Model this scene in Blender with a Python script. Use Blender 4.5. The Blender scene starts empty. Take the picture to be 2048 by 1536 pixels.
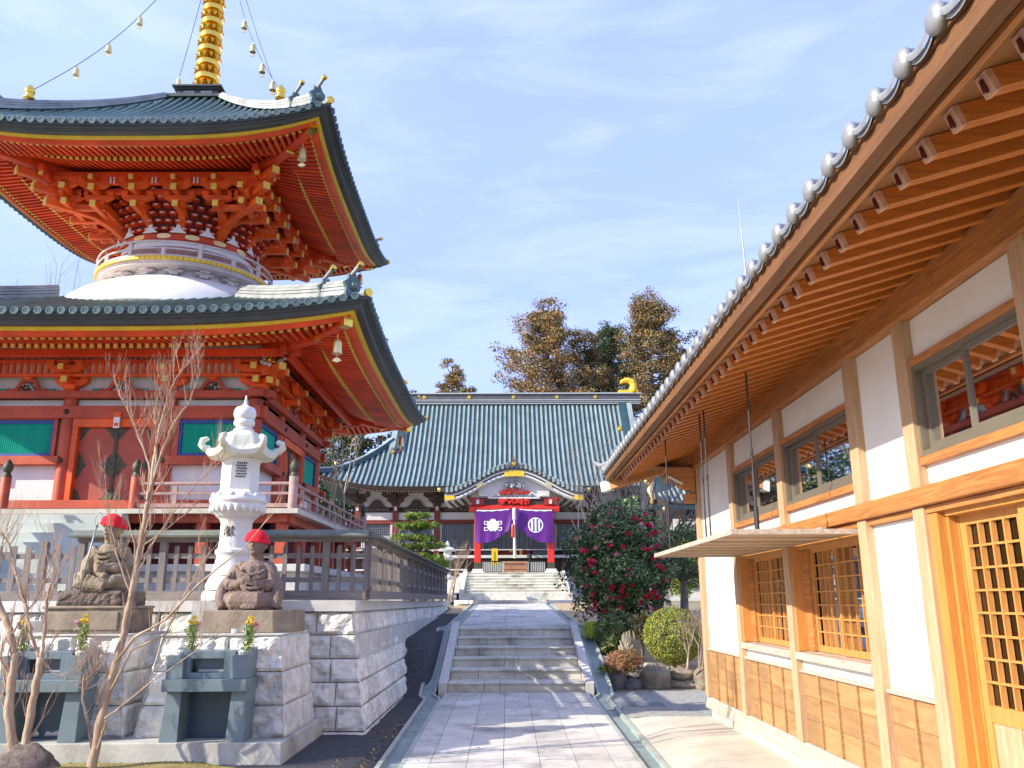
import bpy, math, random
import numpy as np
from math import sin, cos, pi, radians, sqrt, atan2, exp
from mathutils import Vector, Matrix, noise
random.seed(7); RS = np.random.RandomState(11)
SC = bpy.context.scene; COL = SC.collection
# ---------------- camera, sky, sun, exposure
EYE = 1.72; TH = math.atan(435/1700.0)
cam = bpy.data.objects.new('camera', bpy.data.cameras.new('camera')); COL.objects.link(cam)
cam.data.sensor_width = 36; cam.data.lens = 1700/2048*36; cam.data.clip_end = 2000; cam.data.clip_start = .05
cam.matrix_world = Matrix.Translation((0, 0, EYE)) @ Matrix.Rotation(-radians(.33), 4, 'Z') @ Matrix.Rotation(pi/2+TH, 4, 'X') @ Matrix.Rotation(-radians(.2), 4, 'Z')
SC.camera = cam
SUN_EL = radians(27.6); SHX, SHY = .93, .367
W = bpy.data.worlds.new('World'); SC.world = W; W.use_nodes = True
nt = W.node_tree; nt.nodes.clear()
N = nt.nodes.new; L = nt.links.new
out = N('ShaderNodeOutputWorld'); bg = N('ShaderNodeBackground'); sky = N('ShaderNodeTexSky')
sky.sky_type = 'NISHITA'; sky.sun_disc = False; sky.sun_elevation = SUN_EL; sky.sun_rotation = math.atan2(-SHX, -SHY)
sky.air_density = 1.0; sky.dust_density = 1.6; sky.ozone_density = 1.6
tc = N('ShaderNodeTexCoord'); mp = N('ShaderNodeMapping'); mp.inputs['Scale'].default_value = (1.0, 1.3, 4.2); mp.inputs['Rotation'].default_value = (0.1, .25, .6)
L(tc.outputs['Generated'], mp.inputs['Vector'])
nz = N('ShaderNodeTexNoise'); nz.inputs['Scale'].default_value = 2.1; nz.inputs['Detail'].default_value = 7; nz.inputs['Roughness'].default_value = .52; nz.inputs['Distortion'].default_value = .35
L(mp.outputs[0], nz.inputs['Vector'])
rp = N('ShaderNodeValToRGB'); rp.color_ramp.elements[0].position = .40; rp.color_ramp.elements[0].color = (.50, .50, .50, 1)
rp.color_ramp.elements[1].position = .78; rp.color_ramp.elements[1].color = (.70, .70, .70, 1)
L(nz.outputs['Fac'], rp.inputs[0])
mx = N('ShaderNodeMixRGB'); L(rp.outputs[0], mx.inputs[0]); L(sky.outputs[0], mx.inputs[1]); mx.inputs[2].default_value = (5.25, 6.7, 12.9, 1)
r2 = N('ShaderNodeValToRGB'); r2.color_ramp.elements[0].position = .50; r2.color_ramp.elements[0].color = (0, 0, 0, 1); r2.color_ramp.elements[1].position = .80; r2.color_ramp.elements[1].color = (.20, .20, .20, 1)
n2 = N('ShaderNodeTexNoise'); n2.inputs['Scale'].default_value = 3.4; n2.inputs['Detail'].default_value = 9; n2.inputs['Roughness'].default_value = .58; n2.inputs['Distortion'].default_value = .6; L(mp.outputs[0], n2.inputs['Vector']); L(n2.outputs['Fac'], r2.inputs[0])
m2 = N('ShaderNodeMixRGB'); L(r2.outputs[0], m2.inputs[0]); L(mx.outputs[0], m2.inputs[1]); m2.inputs[2].default_value = (10.0, 10.8, 14.0, 1)
L(m2.outputs[0], bg.inputs['Color']); bg.inputs['Strength'].default_value = .10
L(bg.outputs[0], out.inputs['Surface'])
sl = bpy.data.lights.new('sun', 'SUN'); sl.energy = 4.6; sl.angle = radians(.5); sl.color = (1, .94, .80)
so = bpy.data.objects.new('sun', sl); COL.objects.link(so)
so.rotation_euler = Vector((-SHX*cos(SUN_EL), -SHY*cos(SUN_EL), sin(SUN_EL))).to_track_quat('Z', 'Y').to_euler()
SC.view_settings.view_transform = 'Standard'; SC.view_settings.look = 'None'; SC.view_settings.gamma = 1; SC.view_settings.exposure = .74
SC.render.engine = 'CYCLES'

# ---------------- materials
MATS = {}
def mat(name, col, rough=.7, metal=0, var=.15, scale=3., bump=0., bscale=None, col2=None, kind='noise', stretch=(1,1,1), spec=.5, island=0., stain=0., detail=6):
    if name in MATS: return MATS[name]
    m = bpy.data.materials.new(name); m.use_nodes = True; t = m.node_tree; n = t.nodes; l = t.links.new
    b = n['Principled BSDF']; b.inputs['Roughness'].default_value = rough; b.inputs['Metallic'].default_value = metal
    b.inputs['Specular IOR Level'].default_value = spec
    tc = n.new('ShaderNodeTexCoord'); mp = n.new('ShaderNodeMapping'); mp.inputs['Scale'].default_value = stretch; l(tc.outputs['Object'], mp.inputs[0])
    if kind == 'wood':
        nz = n.new('ShaderNodeTexNoise'); nz.inputs['Scale'].default_value = scale; nz.inputs['Detail'].default_value = 5; nz.inputs['Distortion'].default_value = 1.2; nz.inputs['Roughness'].default_value = .65
    elif kind == 'voronoi':
        nz = n.new('ShaderNodeTexVoronoi'); nz.inputs['Scale'].default_value = scale
    else:
        nz = n.new('ShaderNodeTexNoise'); nz.inputs['Scale'].default_value = scale; nz.inputs['Detail'].default_value = detail; nz.inputs['Roughness'].default_value = .6
    l(mp.outputs[0], nz.inputs['Vector'])
    fac = nz.outputs['Color'] if kind == 'voronoi' else nz.outputs['Fac']
    r = n.new('ShaderNodeValToRGB'); r.color_ramp.elements[0].position = .3; r.color_ramp.elements[1].position = .7
    c2 = col2 if col2 else tuple(min(1, c*(1+var)) for c in col); c1 = col if col2 else tuple(c*(1-var) for c in col)
    r.color_ramp.elements[0].color = (*c1, 1); r.color_ramp.elements[1].color = (*c2, 1); l(fac, r.inputs[0])
    o = r.outputs[0]
    if island:
        g = n.new('ShaderNodeNewGeometry'); h = n.new('ShaderNodeHueSaturation'); mr = n.new('ShaderNodeMapRange')
        mr.inputs['To Min'].default_value = 1-island; mr.inputs['To Max'].default_value = 1+island
        l(g.outputs['Random Per Island'], mr.inputs[0]); l(mr.outputs[0], h.inputs['Value']); l(o, h.inputs['Color']); o = h.outputs[0]
    if stain:
        z2 = n.new('ShaderNodeTexNoise'); z2.inputs['Scale'].default_value = 1.3; z2.inputs['Detail'].default_value = 9; z2.inputs['Roughness'].default_value = .72; l(tc.outputs['Object'], z2.inputs['Vector'])
        r2 = n.new('ShaderNodeValToRGB'); r2.color_ramp.elements[0].position = .5; r2.color_ramp.elements[1].position = .68
        r2.color_ramp.elements[0].color = (0, 0, 0, 1); r2.color_ramp.elements[1].color = (stain, stain, stain, 1); l(z2.outputs['Fac'], r2.inputs[0])
        mm = n.new('ShaderNodeMixRGB'); l(r2.outputs[0], mm.inputs[0]); l(o, mm.inputs[1]); mm.inputs[2].default_value = (col[0]*.3, col[1]*.3, col[2]*.27, 1); o = mm.outputs[0]
    l(o, b.inputs['Base Color'])
    if bump:
        z = n.new('ShaderNodeTexNoise'); z.inputs['Scale'].default_value = bscale or scale*6; z.inputs['Detail'].default_value = 8; z.inputs['Roughness'].default_value = .65
        l(mp.outputs[0], z.inputs['Vector'])
        bp = n.new('ShaderNodeBump'); bp.inputs['Strength'].default_value = min(1, bump); bp.inputs['Distance'].default_value = .02*max(1, bump); l(z.outputs['Fac'], bp.inputs['Height']); l(bp.outputs[0], b.inputs['Normal'])
    MATS[name] = m; return m
def M(k): return MATS[k]
mat('vermilion', (.70, .062, .008), .52, var=.25, scale=1.6, bump=.15, island=.13, stain=.12)
mat('orange_red', (.80, .11, .009), .52, var=.25, scale=2, bump=.15, island=.12, stain=.15)
mat('faded_red', (.50, .085, .035), .6, var=.22, scale=2.2, bump=.15, stain=.35)
mat('door_red', (.42, .085, .048), .6, var=.15, scale=3, bump=.1)
mat('wine_red', (.30, .02, .015), .5)
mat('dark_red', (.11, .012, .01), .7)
mat('yellow_paint', (.78, .50, .03), .45, var=.1)
mat('yellow_end', (.80, .56, .10), .5, var=.1, scale=9)
mat('gold', (.95, .60, .10), .22, 1., var=.08)
mat('pale_gold', (.85, .66, .30), .35, .9, var=.1)
mat('white_plaster', (.78, .765, .72), .85, var=.07, scale=1.1, bump=.1, bscale=70)
mat('dome_white', (.78, .78, .76), .7, var=.06, scale=1.4, stain=.05, bump=.1, bscale=30)
mat('grey_plaster', (.62, .62, .62), .85, var=.05)
mat('green_tile', (.055, .125, .115), .38, .25, var=.35, scale=1.2, bump=.12)
mat('green_tile_cap', (.10, .15, .15), .45, .2, var=.3, scale=5, bump=.2)
mat('fascia_grey', (.055, .062, .064), .55, var=.25, scale=2)
mat('ridge_grey', (.30, .31, .30), .55, .2, var=.3, scale=3, bump=.2)
mat('teal', (.0, .38, .24), .6, var=.15, scale=4, col2=(.0, .52, .34), stretch=(1, 1, .15))
mat('blue_trim', (.03, .09, .32), .6)
mat('bronze_fitting', (.085, .082, .052), .5, .5, var=.5, scale=22, bump=.6, bscale=40)
mat('weathered_wood', (.20, .172, .155), .85, var=.4, scale=5, kind='wood', stretch=(6, 6, .5), bump=.4, island=.22)
mat('weathered_wood_h', (.23, .195, .17), .85, var=.4, scale=5, kind='wood', stretch=(.5, 2, 8), bump=.4)
mat('pink_wood', (.42, .27, .24), .8, var=.3, scale=4, kind='wood', bump=.3)
mat('fence_roof', (.16, .17, .135), .7, var=.3, scale=3, bump=.3)
mat('copper_green', (.24, .27, .20), .6, var=.25, scale=2, bump=.2)
mat('granite_light', (.58, .55, .50), .85, var=.16, scale=3.5, bump=.55, bscale=24, island=.1, stain=.45)
mat('granite_cut', (.61, .585, .53), .75, var=.1, scale=5, bump=.12, bscale=60, island=.06, stain=.25)
mat('granite_rough', (.74, .70, .62), .9, var=.25, scale=6, bump=1.8, bscale=11, island=.16, stain=.22)
mat('step_stone', (.62, .59, .50), .75, var=.16, scale=3, bump=.15, bscale=40, island=.09, stain=.75)
mat('slab_stone', (.62, .58, .51), .65, var=.14, scale=2.5, bump=.12, bscale=50, island=.12, stain=.75)
mat('gutter_stone', (.27, .33, .31), .55, var=.18, scale=4, bump=.1, stain=.3)
mat('gutter_edge', (.42, .43, .37), .7, var=.15, stain=.3)
mat('blue_granite', (.16, .21, .23), .38, var=.14, scale=2.2, stretch=(1, 1.6, 2.4), bump=.05, bscale=60)
mat('dark_granite', (.045, .075, .10), .35, var=.12)
mat('plinth_concrete', (.50, .48, .42), .85, var=.18, scale=2.5, bump=.25, stain=.6)
mat('pale_stone_stair', (.50, .53, .47), .8, var=.1, scale=2, bump=.1, stain=.2, island=.05)
mat('brown_stone', (.20, .15, .11), .9, var=.4, scale=7, bump=1.0, bscale=22)
mat('brown_stone_smooth', (.27, .215, .155), .9, var=.3, scale=5, bump=.5, bscale=30)
mat('lava_rock', (.16, .12, .095), .95, var=.5, scale=9, bump=1.6, bscale=16)
mat('statue_red', (.215, .15, .12), .85, var=.32, scale=6, bump=.5, bscale=35)
mat('statue_tan', (.27, .205, .135), .85, var=.35, scale=8, bump=.5, bscale=35)
mat('red_knit', (.85, .008, .03), .9, var=.15, scale=20, bump=.9, bscale=90)
mat('asphalt', (.055, .057, .06), .9, var=.35, scale=14, bump=.7, bscale=120)
mat('gravel', (.30, .30, .27), .95, col2=(.52, .50, .45), scale=38, kind='voronoi', bump=1.4, bscale=60)
mat('apron_concrete', (.56, .52, .43), .85, var=.12, scale=1.6, bump=.15, bscale=60, stain=.3)
mat('dry_soil', (.42, .28, .14), .95, col2=(.55, .42, .25), scale=2.4, bump=.8, bscale=40)
mat('moss_soil', (.18, .13, .06), .95, col2=(.42, .33, .08), scale=3.2, bump=1., bscale=30)
mat('lawn_earth', (.25, .22, .14), .95, var=.3, scale=.5)
mat('cedar_post', (.42, .25, .135), .6, col2=(.60, .41, .25), scale=4, kind='wood', stretch=(7, 7, .5), bump=.15, island=.1)
mat('cedar_jamb', (.52, .225, .05), .5, var=.2, scale=4, kind='wood', stretch=(7, 7, .5), bump=.1)
mat('cedar_beam', (.44, .175, .05), .55, var=.42, scale=4, kind='wood', stretch=(7, .5, 7), bump=.1)
mat('cedar_rafter', (.54, .18, .03), .5, var=.25, scale=3, kind='wood', stretch=(.6, 8, 8), bump=.1, island=.12)
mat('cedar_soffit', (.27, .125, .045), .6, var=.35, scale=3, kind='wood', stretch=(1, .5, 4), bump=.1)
mat('cedar_board', (.29, .155, .06), .7, col2=(.45, .255, .105), scale=2.2, kind='wood', stretch=(3, .6, 6), bump=.3, island=.2, stain=.3)
mat('cedar_lattice', (.56, .25, .065), .5, var=.18, scale=5, kind='wood', stretch=(5, 5, .6))
mat('cedar_grey', (.46, .37, .30), .8, var=.3, scale=4, kind='wood', stretch=(4, .6, 5), bump=.2)
mat('cut_end', (.62, .36, .25), .8, var=.2, scale=20)
mat('white_board', (.66, .70, .56), .6, var=.05)
mat('silver_tile', (.30, .305, .31), .42, .35, var=.22, scale=7, bump=.12)
mat('window_metal', (.20, .17, .125), .45, .3, var=.05)
mat('window_dark', (.03, .035, .045), .4)
mat('iron', (.05, .042, .045), .5, .5)
mat('grating', (.40, .45, .50), .4, .6)
mat('hall_rib', (.28, .33, .31), .6, .1, var=.22, scale=1.3, bump=.1, island=.09)  # sunlit tone of the ribbed roof, put into the colour
mat('hall_pan', (.03, .075, .09), .5, .2, var=.25, scale=1.5)  # shaded tone of the same roof, painted in between the ribs
mat('hall_ridge', (.10, .095, .10), .6, var=.2)
mat('hall_trim', (.42, .45, .44), .6, var=.1)
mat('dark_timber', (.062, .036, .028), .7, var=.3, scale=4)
mat('red_timber', (.20, .035, .02), .6, var=.2)
mat('porch_red', (.62, .030, .018), .4, var=.12)
mat('hall_white', (.66, .64, .62), .85, var=.04)
mat('screen_paper', (.22, .28, .32), .5, var=.12, scale=3)
mat('neck_board', (.40, .22, .20), .7, var=.2)
mat('purple_cloth', (.10, .008, .19), .55, var=.12, scale=2)
mat('white_cloth', (.75, .74, .76), .8)
mat('rope', (.75, .70, .58), .8)
mat('wood_box', (.33, .16, .08), .6, var=.3)
mat('sign_yellow', (.80, .55, .02), .6)
mat('leaf_dark', (.03, .07, .02), .55, island=.5, var=.2, spec=.4)
mat('leaf_mid', (.075, .13, .025), .5, island=.45, var=.2, spec=.4)
mat('leaf_yellow', (.30, .31, .04), .55, island=.35, var=.2)
mat('leaf_glossy', (.07, .15, .035), .28, island=.55, var=.2, spec=.6)
mat('leaf_pale', (.30, .33, .13), .5, island=.4, var=.2)
mat('leaf_lime', (.36, .46, .03), .5, island=.3, var=.2)
mat('leaf_rust', (.38, .205, .07), .8, island=.4, var=.25)
mat('leaf_rust_red', (.20, .06, .03), .8, island=.4, var=.25)
mat('leaf_brown', (.26, .14, .05), .8, island=.3, var=.2)
mat('awning_wood', (.42, .29, .18), .75, var=.3, scale=4, kind='wood', stretch=(.5, 5, 5), bump=.2, island=.12)
mat('leaf_pine', (.19, .28, .035), .5, island=.4, var=.2)
mat('petal_red', (.62, .02, .06), .5, island=.3)
mat('petal_pink', (.75, .22, .30), .5, island=.2)
mat('petal_yellow', (.85, .62, .01), .5, island=.15)
mat('petal_lilac', (.62, .35, .45), .5, island=.15)
mat('stem_green', (.22, .36, .09), .5, island=.3)
mat('bark_tan', (.27, .16, .10), .85, var=.4, scale=3.4, stretch=(2.5, 2.5, .8), bump=.6, col2=(.58, .45, .32))
mat('twig_tan', (.40, .26, .18), .85, var=.3)
mat('fascia_wood', (.17, .072, .024), .6, var=.35, scale=3, kind='wood', stretch=(5, .4, 5), bump=.2)
mat('bark_grey', (.17, .14, .12), .9, var=.3, scale=5, bump=.5)
mat('bark_pale', (.42, .36, .27), .85, var=.25)
mat('rock_grey', (.20, .195, .185), .9, var=.4, scale=4, bump=1., bscale=14)
mat('rock_brown', (.27, .22, .16), .9, var=.45, scale=4, bump=1., bscale=14)
mat('ring_wood', (.60, .52, .50), .7, var=.15, scale=6)
mat('white_marble', (.70, .69, .65), .6, var=.06, scale=3, bump=.15, stain=.15)
mat('lichen_marble', (.66, .65, .52), .7, var=.12, scale=4, bump=.2, stain=.15)
mat('ink', (.02, .02, .02), .8)
mat('porcelain', (.8, .8, .78), .25)
mat('bronze_dark', (.05, .06, .065), .4, .5)
mat('steel', (.35, .38, .36), .5, .5)
mat('room_dark', (.06, .045, .03), .9)
mat('room_green', (.02, .16, .03), .8, var=.2)
mat('room_blue', (.10, .11, .15), .8, var=.3, scale=14)
mat('paper', (.72, .62, .40), .8)
def glass(name, tint=(.8, .85, .85), ior=1.42):
    m = bpy.data.materials.new(name); m.use_nodes = True; t = m.node_tree; n = t.nodes; n.clear(); l = t.links.new
    o = n.new('ShaderNodeOutputMaterial'); g = n.new('ShaderNodeBsdfGlossy'); g.inputs['Roughness'].default_value = .02
    tr = n.new('ShaderNodeBsdfTransparent'); tr.inputs[0].default_value = (*tint, 1); f = n.new('ShaderNodeFresnel'); f.inputs['IOR'].default_value = ior
    mx = n.new('ShaderNodeMixShader'); l(f.outputs[0], mx.inputs[0]); l(tr.outputs[0], mx.inputs[1]); l(g.outputs[0], mx.inputs[2]); l(mx.outputs[0], o.inputs[0]); MATS[name] = m
glass('glass', (.42, .44, .44)); glass('dull_glass', (.55, .55, .5), 1.12)

# ---------------- mesh builder
ORG = {}
class MB:
    def __init__(s, m=None): s.v = []; s.f = []; s.mi = []; s.ms = []; s.cur = 0; m and s.use(m)
    def use(s, m):
        if m not in s.ms: s.ms.append(m)
        s.cur = s.ms.index(m); return s
    def add(s, vs, fs):
        b = len(s.v); s.v += [tuple(v) for v in vs]
        for f in fs: s.f.append(tuple(b+i for i in f)); s.mi.append(s.cur)
        return s
    def box(s, x0, x1, y0, y1, z0, z1, b=0.):
        if b:
            return s.bbox8([(x0,y0,z0),(x1,y0,z0),(x1,y1,z0),(x0,y1,z0),(x0,y0,z1),(x1,y0,z1),(x1,y1,z1),(x0,y1,z1)])
        return s.hexa([(x0,y0,z0),(x1,y0,z0),(x1,y1,z0),(x0,y1,z0),(x0,y0,z1),(x1,y0,z1),(x1,y1,z1),(x0,y1,z1)])
    def hexa(s, p): return s.add(p, [(3,2,1,0),(4,5,6,7),(0,1,5,4),(1,2,6,5),(2,3,7,6),(3,0,4,7)])
    def beam(s, p0, p1, w, h, up=(0,0,1), w1=None, h1=None):
        p0 = Vector(p0); p1 = Vector(p1); d = (p1-p0).normalized(); r = d.cross(Vector(up)).normalized(); u = r.cross(d)
        w1 = w if w1 is None else w1; h1 = h if h1 is None else h1
        a = [p0-r*w/2-u*h/2, p0+r*w/2-u*h/2, p0+r*w/2+u*h/2, p0-r*w/2+u*h/2]
        b = [p1-r*w1/2-u*h1/2, p1+r*w1/2-u*h1/2, p1+r*w1/2+u*h1/2, p1-r*w1/2+u*h1/2]
        return s.add(a+b, [(0,1,2,3),(7,6,5,4),(1,0,4,5),(2,1,5,6),(3,2,6,7),(0,3,7,4)])
    def tube(s, pts, r, n=8, cap=True, squash=None):
        pts = [Vector(p) for p in pts]; rs = r if isinstance(r, (list, tuple)) else [r]*len(pts)
        vs = []; ref = None
        for i, p in enumerate(pts):
            d = (pts[min(i+1, len(pts)-1)]-pts[max(i-1, 0)]).normalized()
            if ref is None: ref = Vector((0,0,1)) if abs(d.z) < .9 else Vector((1,0,0))
            a = d.cross(ref).normalized(); b = a.cross(d); ref = b if b.length > 0 else ref
            for k in range(n):
                t = 2*pi*k/n; vs.append(p+a*cos(t)*rs[i]+b*sin(t)*rs[i])
        fs = [(i*n+k, i*n+(k+1) % n, (i+1)*n+(k+1) % n, (i+1)*n+k) for i in range(len(pts)-1) for k in range(n)]
        if cap: fs += [tuple(range(n-1, -1, -1)), tuple((len(pts)-1)*n+k for k in range(n))]
        return s.add(vs, fs)
    def lathe(s, c, prof, n=24, rot=0., sx=1., sy=1.):
        cx, cy, cz = c; vs = []
        for r, z in prof:
            for k in range(n):
                t = 2*pi*k/n+rot; vs.append((cx+cos(t)*r*sx, cy+sin(t)*r*sy, cz+z))
        m = len(prof); fs = [(i*n+k, i*n+(k+1) % n, (i+1)*n+(k+1) % n, (i+1)*n+k) for i in range(m-1) for k in range(n)]
        fs += [tuple(range(n-1, -1, -1)), tuple((m-1)*n+k for k in range(n))]
        return s.add(vs, fs)
    def prism(s, poly, fn, d):
        # poly: 2-D outline; fn(u,v)->3-D point; d: thickness vector
        n = len(poly); a = [Vector(fn(*p)) for p in poly]; d = Vector(d)
        return s.add(a+[p+d for p in a], [tuple(range(n-1, -1, -1)), tuple(range(n, 2*n))]+[(i, (i+1) % n, n+(i+1) % n, n+i) for i in range(n)])
    def grid(s, fn, us, vs_):
        nu = len(us); nv = len(vs_); P = [fn(u, v) for v in vs_ for u in us]
        return s.add(P, [(j*nu+i, j*nu+i+1, (j+1)*nu+i+1, (j+1)*nu+i) for j in range(nv-1) for i in range(nu-1)])
    def ball(s, c, r, n=10, m=6, sc=(1,1,1)):
        pr = [(max(1e-4, sin(pi*i/m))*r, -cos(pi*i/m)*r*sc[2]) for i in range(m+1)]
        return s.lathe(c, pr, n, 0, sc[0], sc[1])
    def build(s, name, parent=None, smooth=False, bevel=0, solid=0, origin=None):
        me = bpy.data.meshes.new(name)
        o0 = Vector(ORG.get(parent.name, (0,0,0))) if parent is not None else Vector(origin or (0,0,0))
        if o0.length: vs = [(v[0]-o0.x, v[1]-o0.y, v[2]-o0.z) for v in s.v]
        else: vs = s.v
        me.from_pydata(vs, [], s.f)
        for m in s.ms: me.materials.append(MATS[m])
        if len(s.ms) > 1: me.polygons.foreach_set('material_index', s.mi)
        if smooth: me.polygons.foreach_set('use_smooth', [True]*len(me.polygons))
        me.validate(); me.update()
        o = bpy.data.objects.new(name, me); COL.objects.link(o)
        if parent is not None: o.parent = parent
        else: o.location = o0
        ORG[o.name] = tuple(o0)
        if smooth == 'auto':
            md = o.modifiers.new('split', 'EDGE_SPLIT'); md.split_angle = radians(38)
        if solid: md = o.modifiers.new('solid', 'SOLIDIFY'); md.thickness = solid; md.offset = 0
        if bevel: md = o.modifiers.new('bevel', 'BEVEL'); md.width = bevel; md.segments = 2; md.limit_method = 'ANGLE'
        return o
def tag(o, label=None, cat=None, group=None, kind=None):
    if label: o['label'] = label
    if cat: o['category'] = cat
    if group: o['group'] = group
    if kind: o['kind'] = kind
    return o
def thing(name, loc, label, cat, group=None):
    o = bpy.data.objects.new(name, None); o.empty_display_size = .2; o.location = loc; COL.objects.link(o); ORG[o.name] = tuple(loc)
    return tag(o, label, cat, group)
def dup(o, parent=None, loc=None):
    kids = list(o.children); c = o.copy(); COL.objects.link(c); ORG[c.name] = tuple(loc) if loc else ORG.get(o.name, (0,0,0))
    if parent is not None: c.parent = parent
    if loc: c.location = loc
    for k in kids: dup(k, c)
    return c
def lerp(a, b, t): return a+(b-a)*t
def sm(t): t = max(0., min(1., t)); return t*t*(3-2*t)
def lin(a, b, n): return [a+(b-a)*i/(n-1) for i in range(n)]
# ---------------- foliage (numpy): leaf quads scattered in clumps
def leaves(name, pts, size, mats, weights, parent=None, jitter=.5, aspect=.55, up=0.3, origin=(0,0,0), nrm=None):
    pts = np.asarray(pts, float); n = len(pts)
    d = RS.normal(size=(n, 3)); d[:, 2] += up; 
    if nrm is not None: d = d*.55+nrm*1.0
    d /= np.linalg.norm(d, axis=1)[:, None]
    a = np.cross(d, RS.normal(size=(n, 3))); a /= np.linalg.norm(a, axis=1)[:, None]; b = np.cross(d, a)
    s = size*(1+jitter*(RS.rand(n)*2-1)); s = s[:, None]
    q = np.stack([pts-a*s*.5, pts-b*s*.5*aspect+d*s*.06, pts+a*s*.5, pts+b*s*.5*aspect+d*s*.06], 1).reshape(-1, 3)
    o0 = np.array(ORG.get(parent.name, (0,0,0))) if parent is not None else np.array(origin, float); q = q-o0
    me = bpy.data.meshes.new(name); me.vertices.add(4*n); me.vertices.foreach_set('co', q.ravel()); me.loops.add(4*n); me.loops.foreach_set('vertex_index', np.arange(4*n, dtype=np.int32))
    me.polygons.add(n); me.polygons.foreach_set('loop_start', np.arange(0, 4*n, 4, dtype=np.int32)); me.polygons.foreach_set('loop_total', np.full(n, 4, dtype=np.int32))
    w = np.array(weights, float); w /= w.sum()
    if isinstance(mats, str): mats = [mats]
    for m in mats: me.materials.append(MATS[m])
    me.polygons.foreach_set('material_index', RS.choice(len(mats), n, p=w).astype(np.int32)); me.update(calc_edges=True); me.validate()
    o = bpy.data.objects.new(name, me); COL.objects.link(o)
    if parent is not None: o.parent = parent
    else: o.location = origin
    ORG[o.name] = tuple(o0); return o
def clump_pts(centers, r, per, flat=.8, shell=.5):
    out = []
    for c in centers:
        n = per; d = RS.normal(size=(n, 3)); d /= np.linalg.norm(d, axis=1)[:, None]
        rr = r*(shell+(1-shell)*RS.rand(n))*(.75+.5*RS.rand())
        p = d*rr[:, None]; p[:, 2] *= flat; out.append(p+np.array(c))
    return np.concatenate(out)
# ---------------- branching
def branch(mb, p, d, ln, r, depth, spread=.6, kids=3, droop=0., n=5, tips=None, curve=.25, taper=.62, upb=.15):
    p = Vector(p); d = Vector(d).normalized(); k = 4; pts = [p.copy()]; q = p.copy(); dd = d.copy()
    for i in range(k):
        dd = (dd+Vector((random.uniform(-1,1), random.uniform(-1,1), random.uniform(-.6,1)))*curve*.35+Vector((0,0,upb*.3-droop*.3))).normalized(); q = q+dd*ln/k; pts.append(q.copy())
    rs = [lerp(r, r*taper, i/k) for i in range(k+1)]
    if depth == 0: rs[-1] = r*.35
    mb.tube(pts, rs, n if r > .008 else 3, cap=False)
    if depth == 0:
        if tips is not None: tips.append(tuple(pts[-1]))
        return
    for j in range(kids):
        i = random.choice([2, 3, 4]) if j else 4
        ax = Vector((random.gauss(0,1), random.gauss(0,1), random.gauss(0,1)*.6)).normalized()
        nd = (dd+ax*spread*random.uniform(.6, 1.2)).normalized()
        branch(mb, pts[i], nd, ln*random.uniform(.6, .85), rs[i]*(.8 if j == 0 else .6), depth-1, spread, kids, droop, n, tips, curve, taper, upb)

def shell_bush(name, loc, rx, ry, rz, lab, cat, mats, wts, seed, n, leaf, amp=.12, tiers=0., zc=None, trunk='bark_grey', stem=.05, depthf=.3, low=-1., aspect=.55, freq=2.2, group=None):
    """dense crown: leaves crowded towards an uneven outer skin, with gaps, over a short branched stem"""
    random.seed(seed); x, y, z = loc; t = thing(name, loc, lab, cat, group); mb = MB(trunk); zc = zc or rz; c = np.array((x, y, z+zc))
    mb.tube([(x, y, z-.05), (x+.02, y, z+zc*.6), (x, y, z+zc)], [stem, stem*.8, stem*.5], 7)
    for i in range(26):
        d = Vector((random.gauss(0,1), random.gauss(0,1), random.gauss(0,.8))).normalized(); mb.tube([(x, y, z+zc*.5), (x+d.x*rx*.45, y+d.y*ry*.45, z+zc*.8+d.z*rz*.4), (x+d.x*rx*.85, y+d.y*ry*.85, z+zc+d.z*rz*.85)], [stem*.5, stem*.3, stem*.12], 4)
    mb.build('trunk', t)
    d = RS.normal(size=(n, 3)); d /= np.linalg.norm(d, axis=1)[:, None]; keep = d[:, 2] > low; d = d[keep]; P = []
    for q in d:
        v = Vector(q); R = 1+amp*noise.fractal(v*freq+Vector((seed*3.1, 0, 0)), 1, 2, 3)
        if tiers: R *= 1-tiers*(.5+.5*sin(q[2]*13+2.5*noise.noise(v*1.7+Vector((0, seed, 0)))))
        if noise.noise(v*5+Vector((seed, seed, 0))) < -.42: R *= .8
        R *= 1-depthf*random.random()**2; P.append((q[0]*rx*R, q[1]*ry*R, q[2]*rz*R))
    leaves('crown', np.array(P)+c, leaf, mats, wts, t, aspect=aspect, nrm=d); return t
# ================= SETTING =================
def zpath(y): return .156+.0222*(y-16) if y < 16 else (1.155+.0335*(y-19.5) if y > 19.5 else lerp(.156, 1.155, (y-16)/3.5))
def hgt(x, y):
    if y > 34: up = 1.64+.06*sm((y-34)/6)+.02*max(0, y-40)*.2
    else: up = 1.10+.0335*(y-19.5)
    a = lerp(.035+.004*max(y,0), up, sm((y-15.8)/(1.6 if x < -1.5 else 2.6)))
    b = a
    if x > 1.2:
        g = .09
        if y > 17.05: g = lerp(.09, .42, sm((y-17.05)/.5))
        if y > 17.6: g = lerp(.42, up, sm((y-17.6)/lerp(2.0, 5.5, sm((x-1.8)/1.2))))
        g += .03*noise.noise((x*.9, y*.7, 0))*(1 if y > 17.3 else .15)
        b = g if x > 1.6 else lerp(a, g, (x-1.2)/.4)
    return min(b, zpath(y)-.035) if -1.5 < x < 1.75 else b
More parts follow.
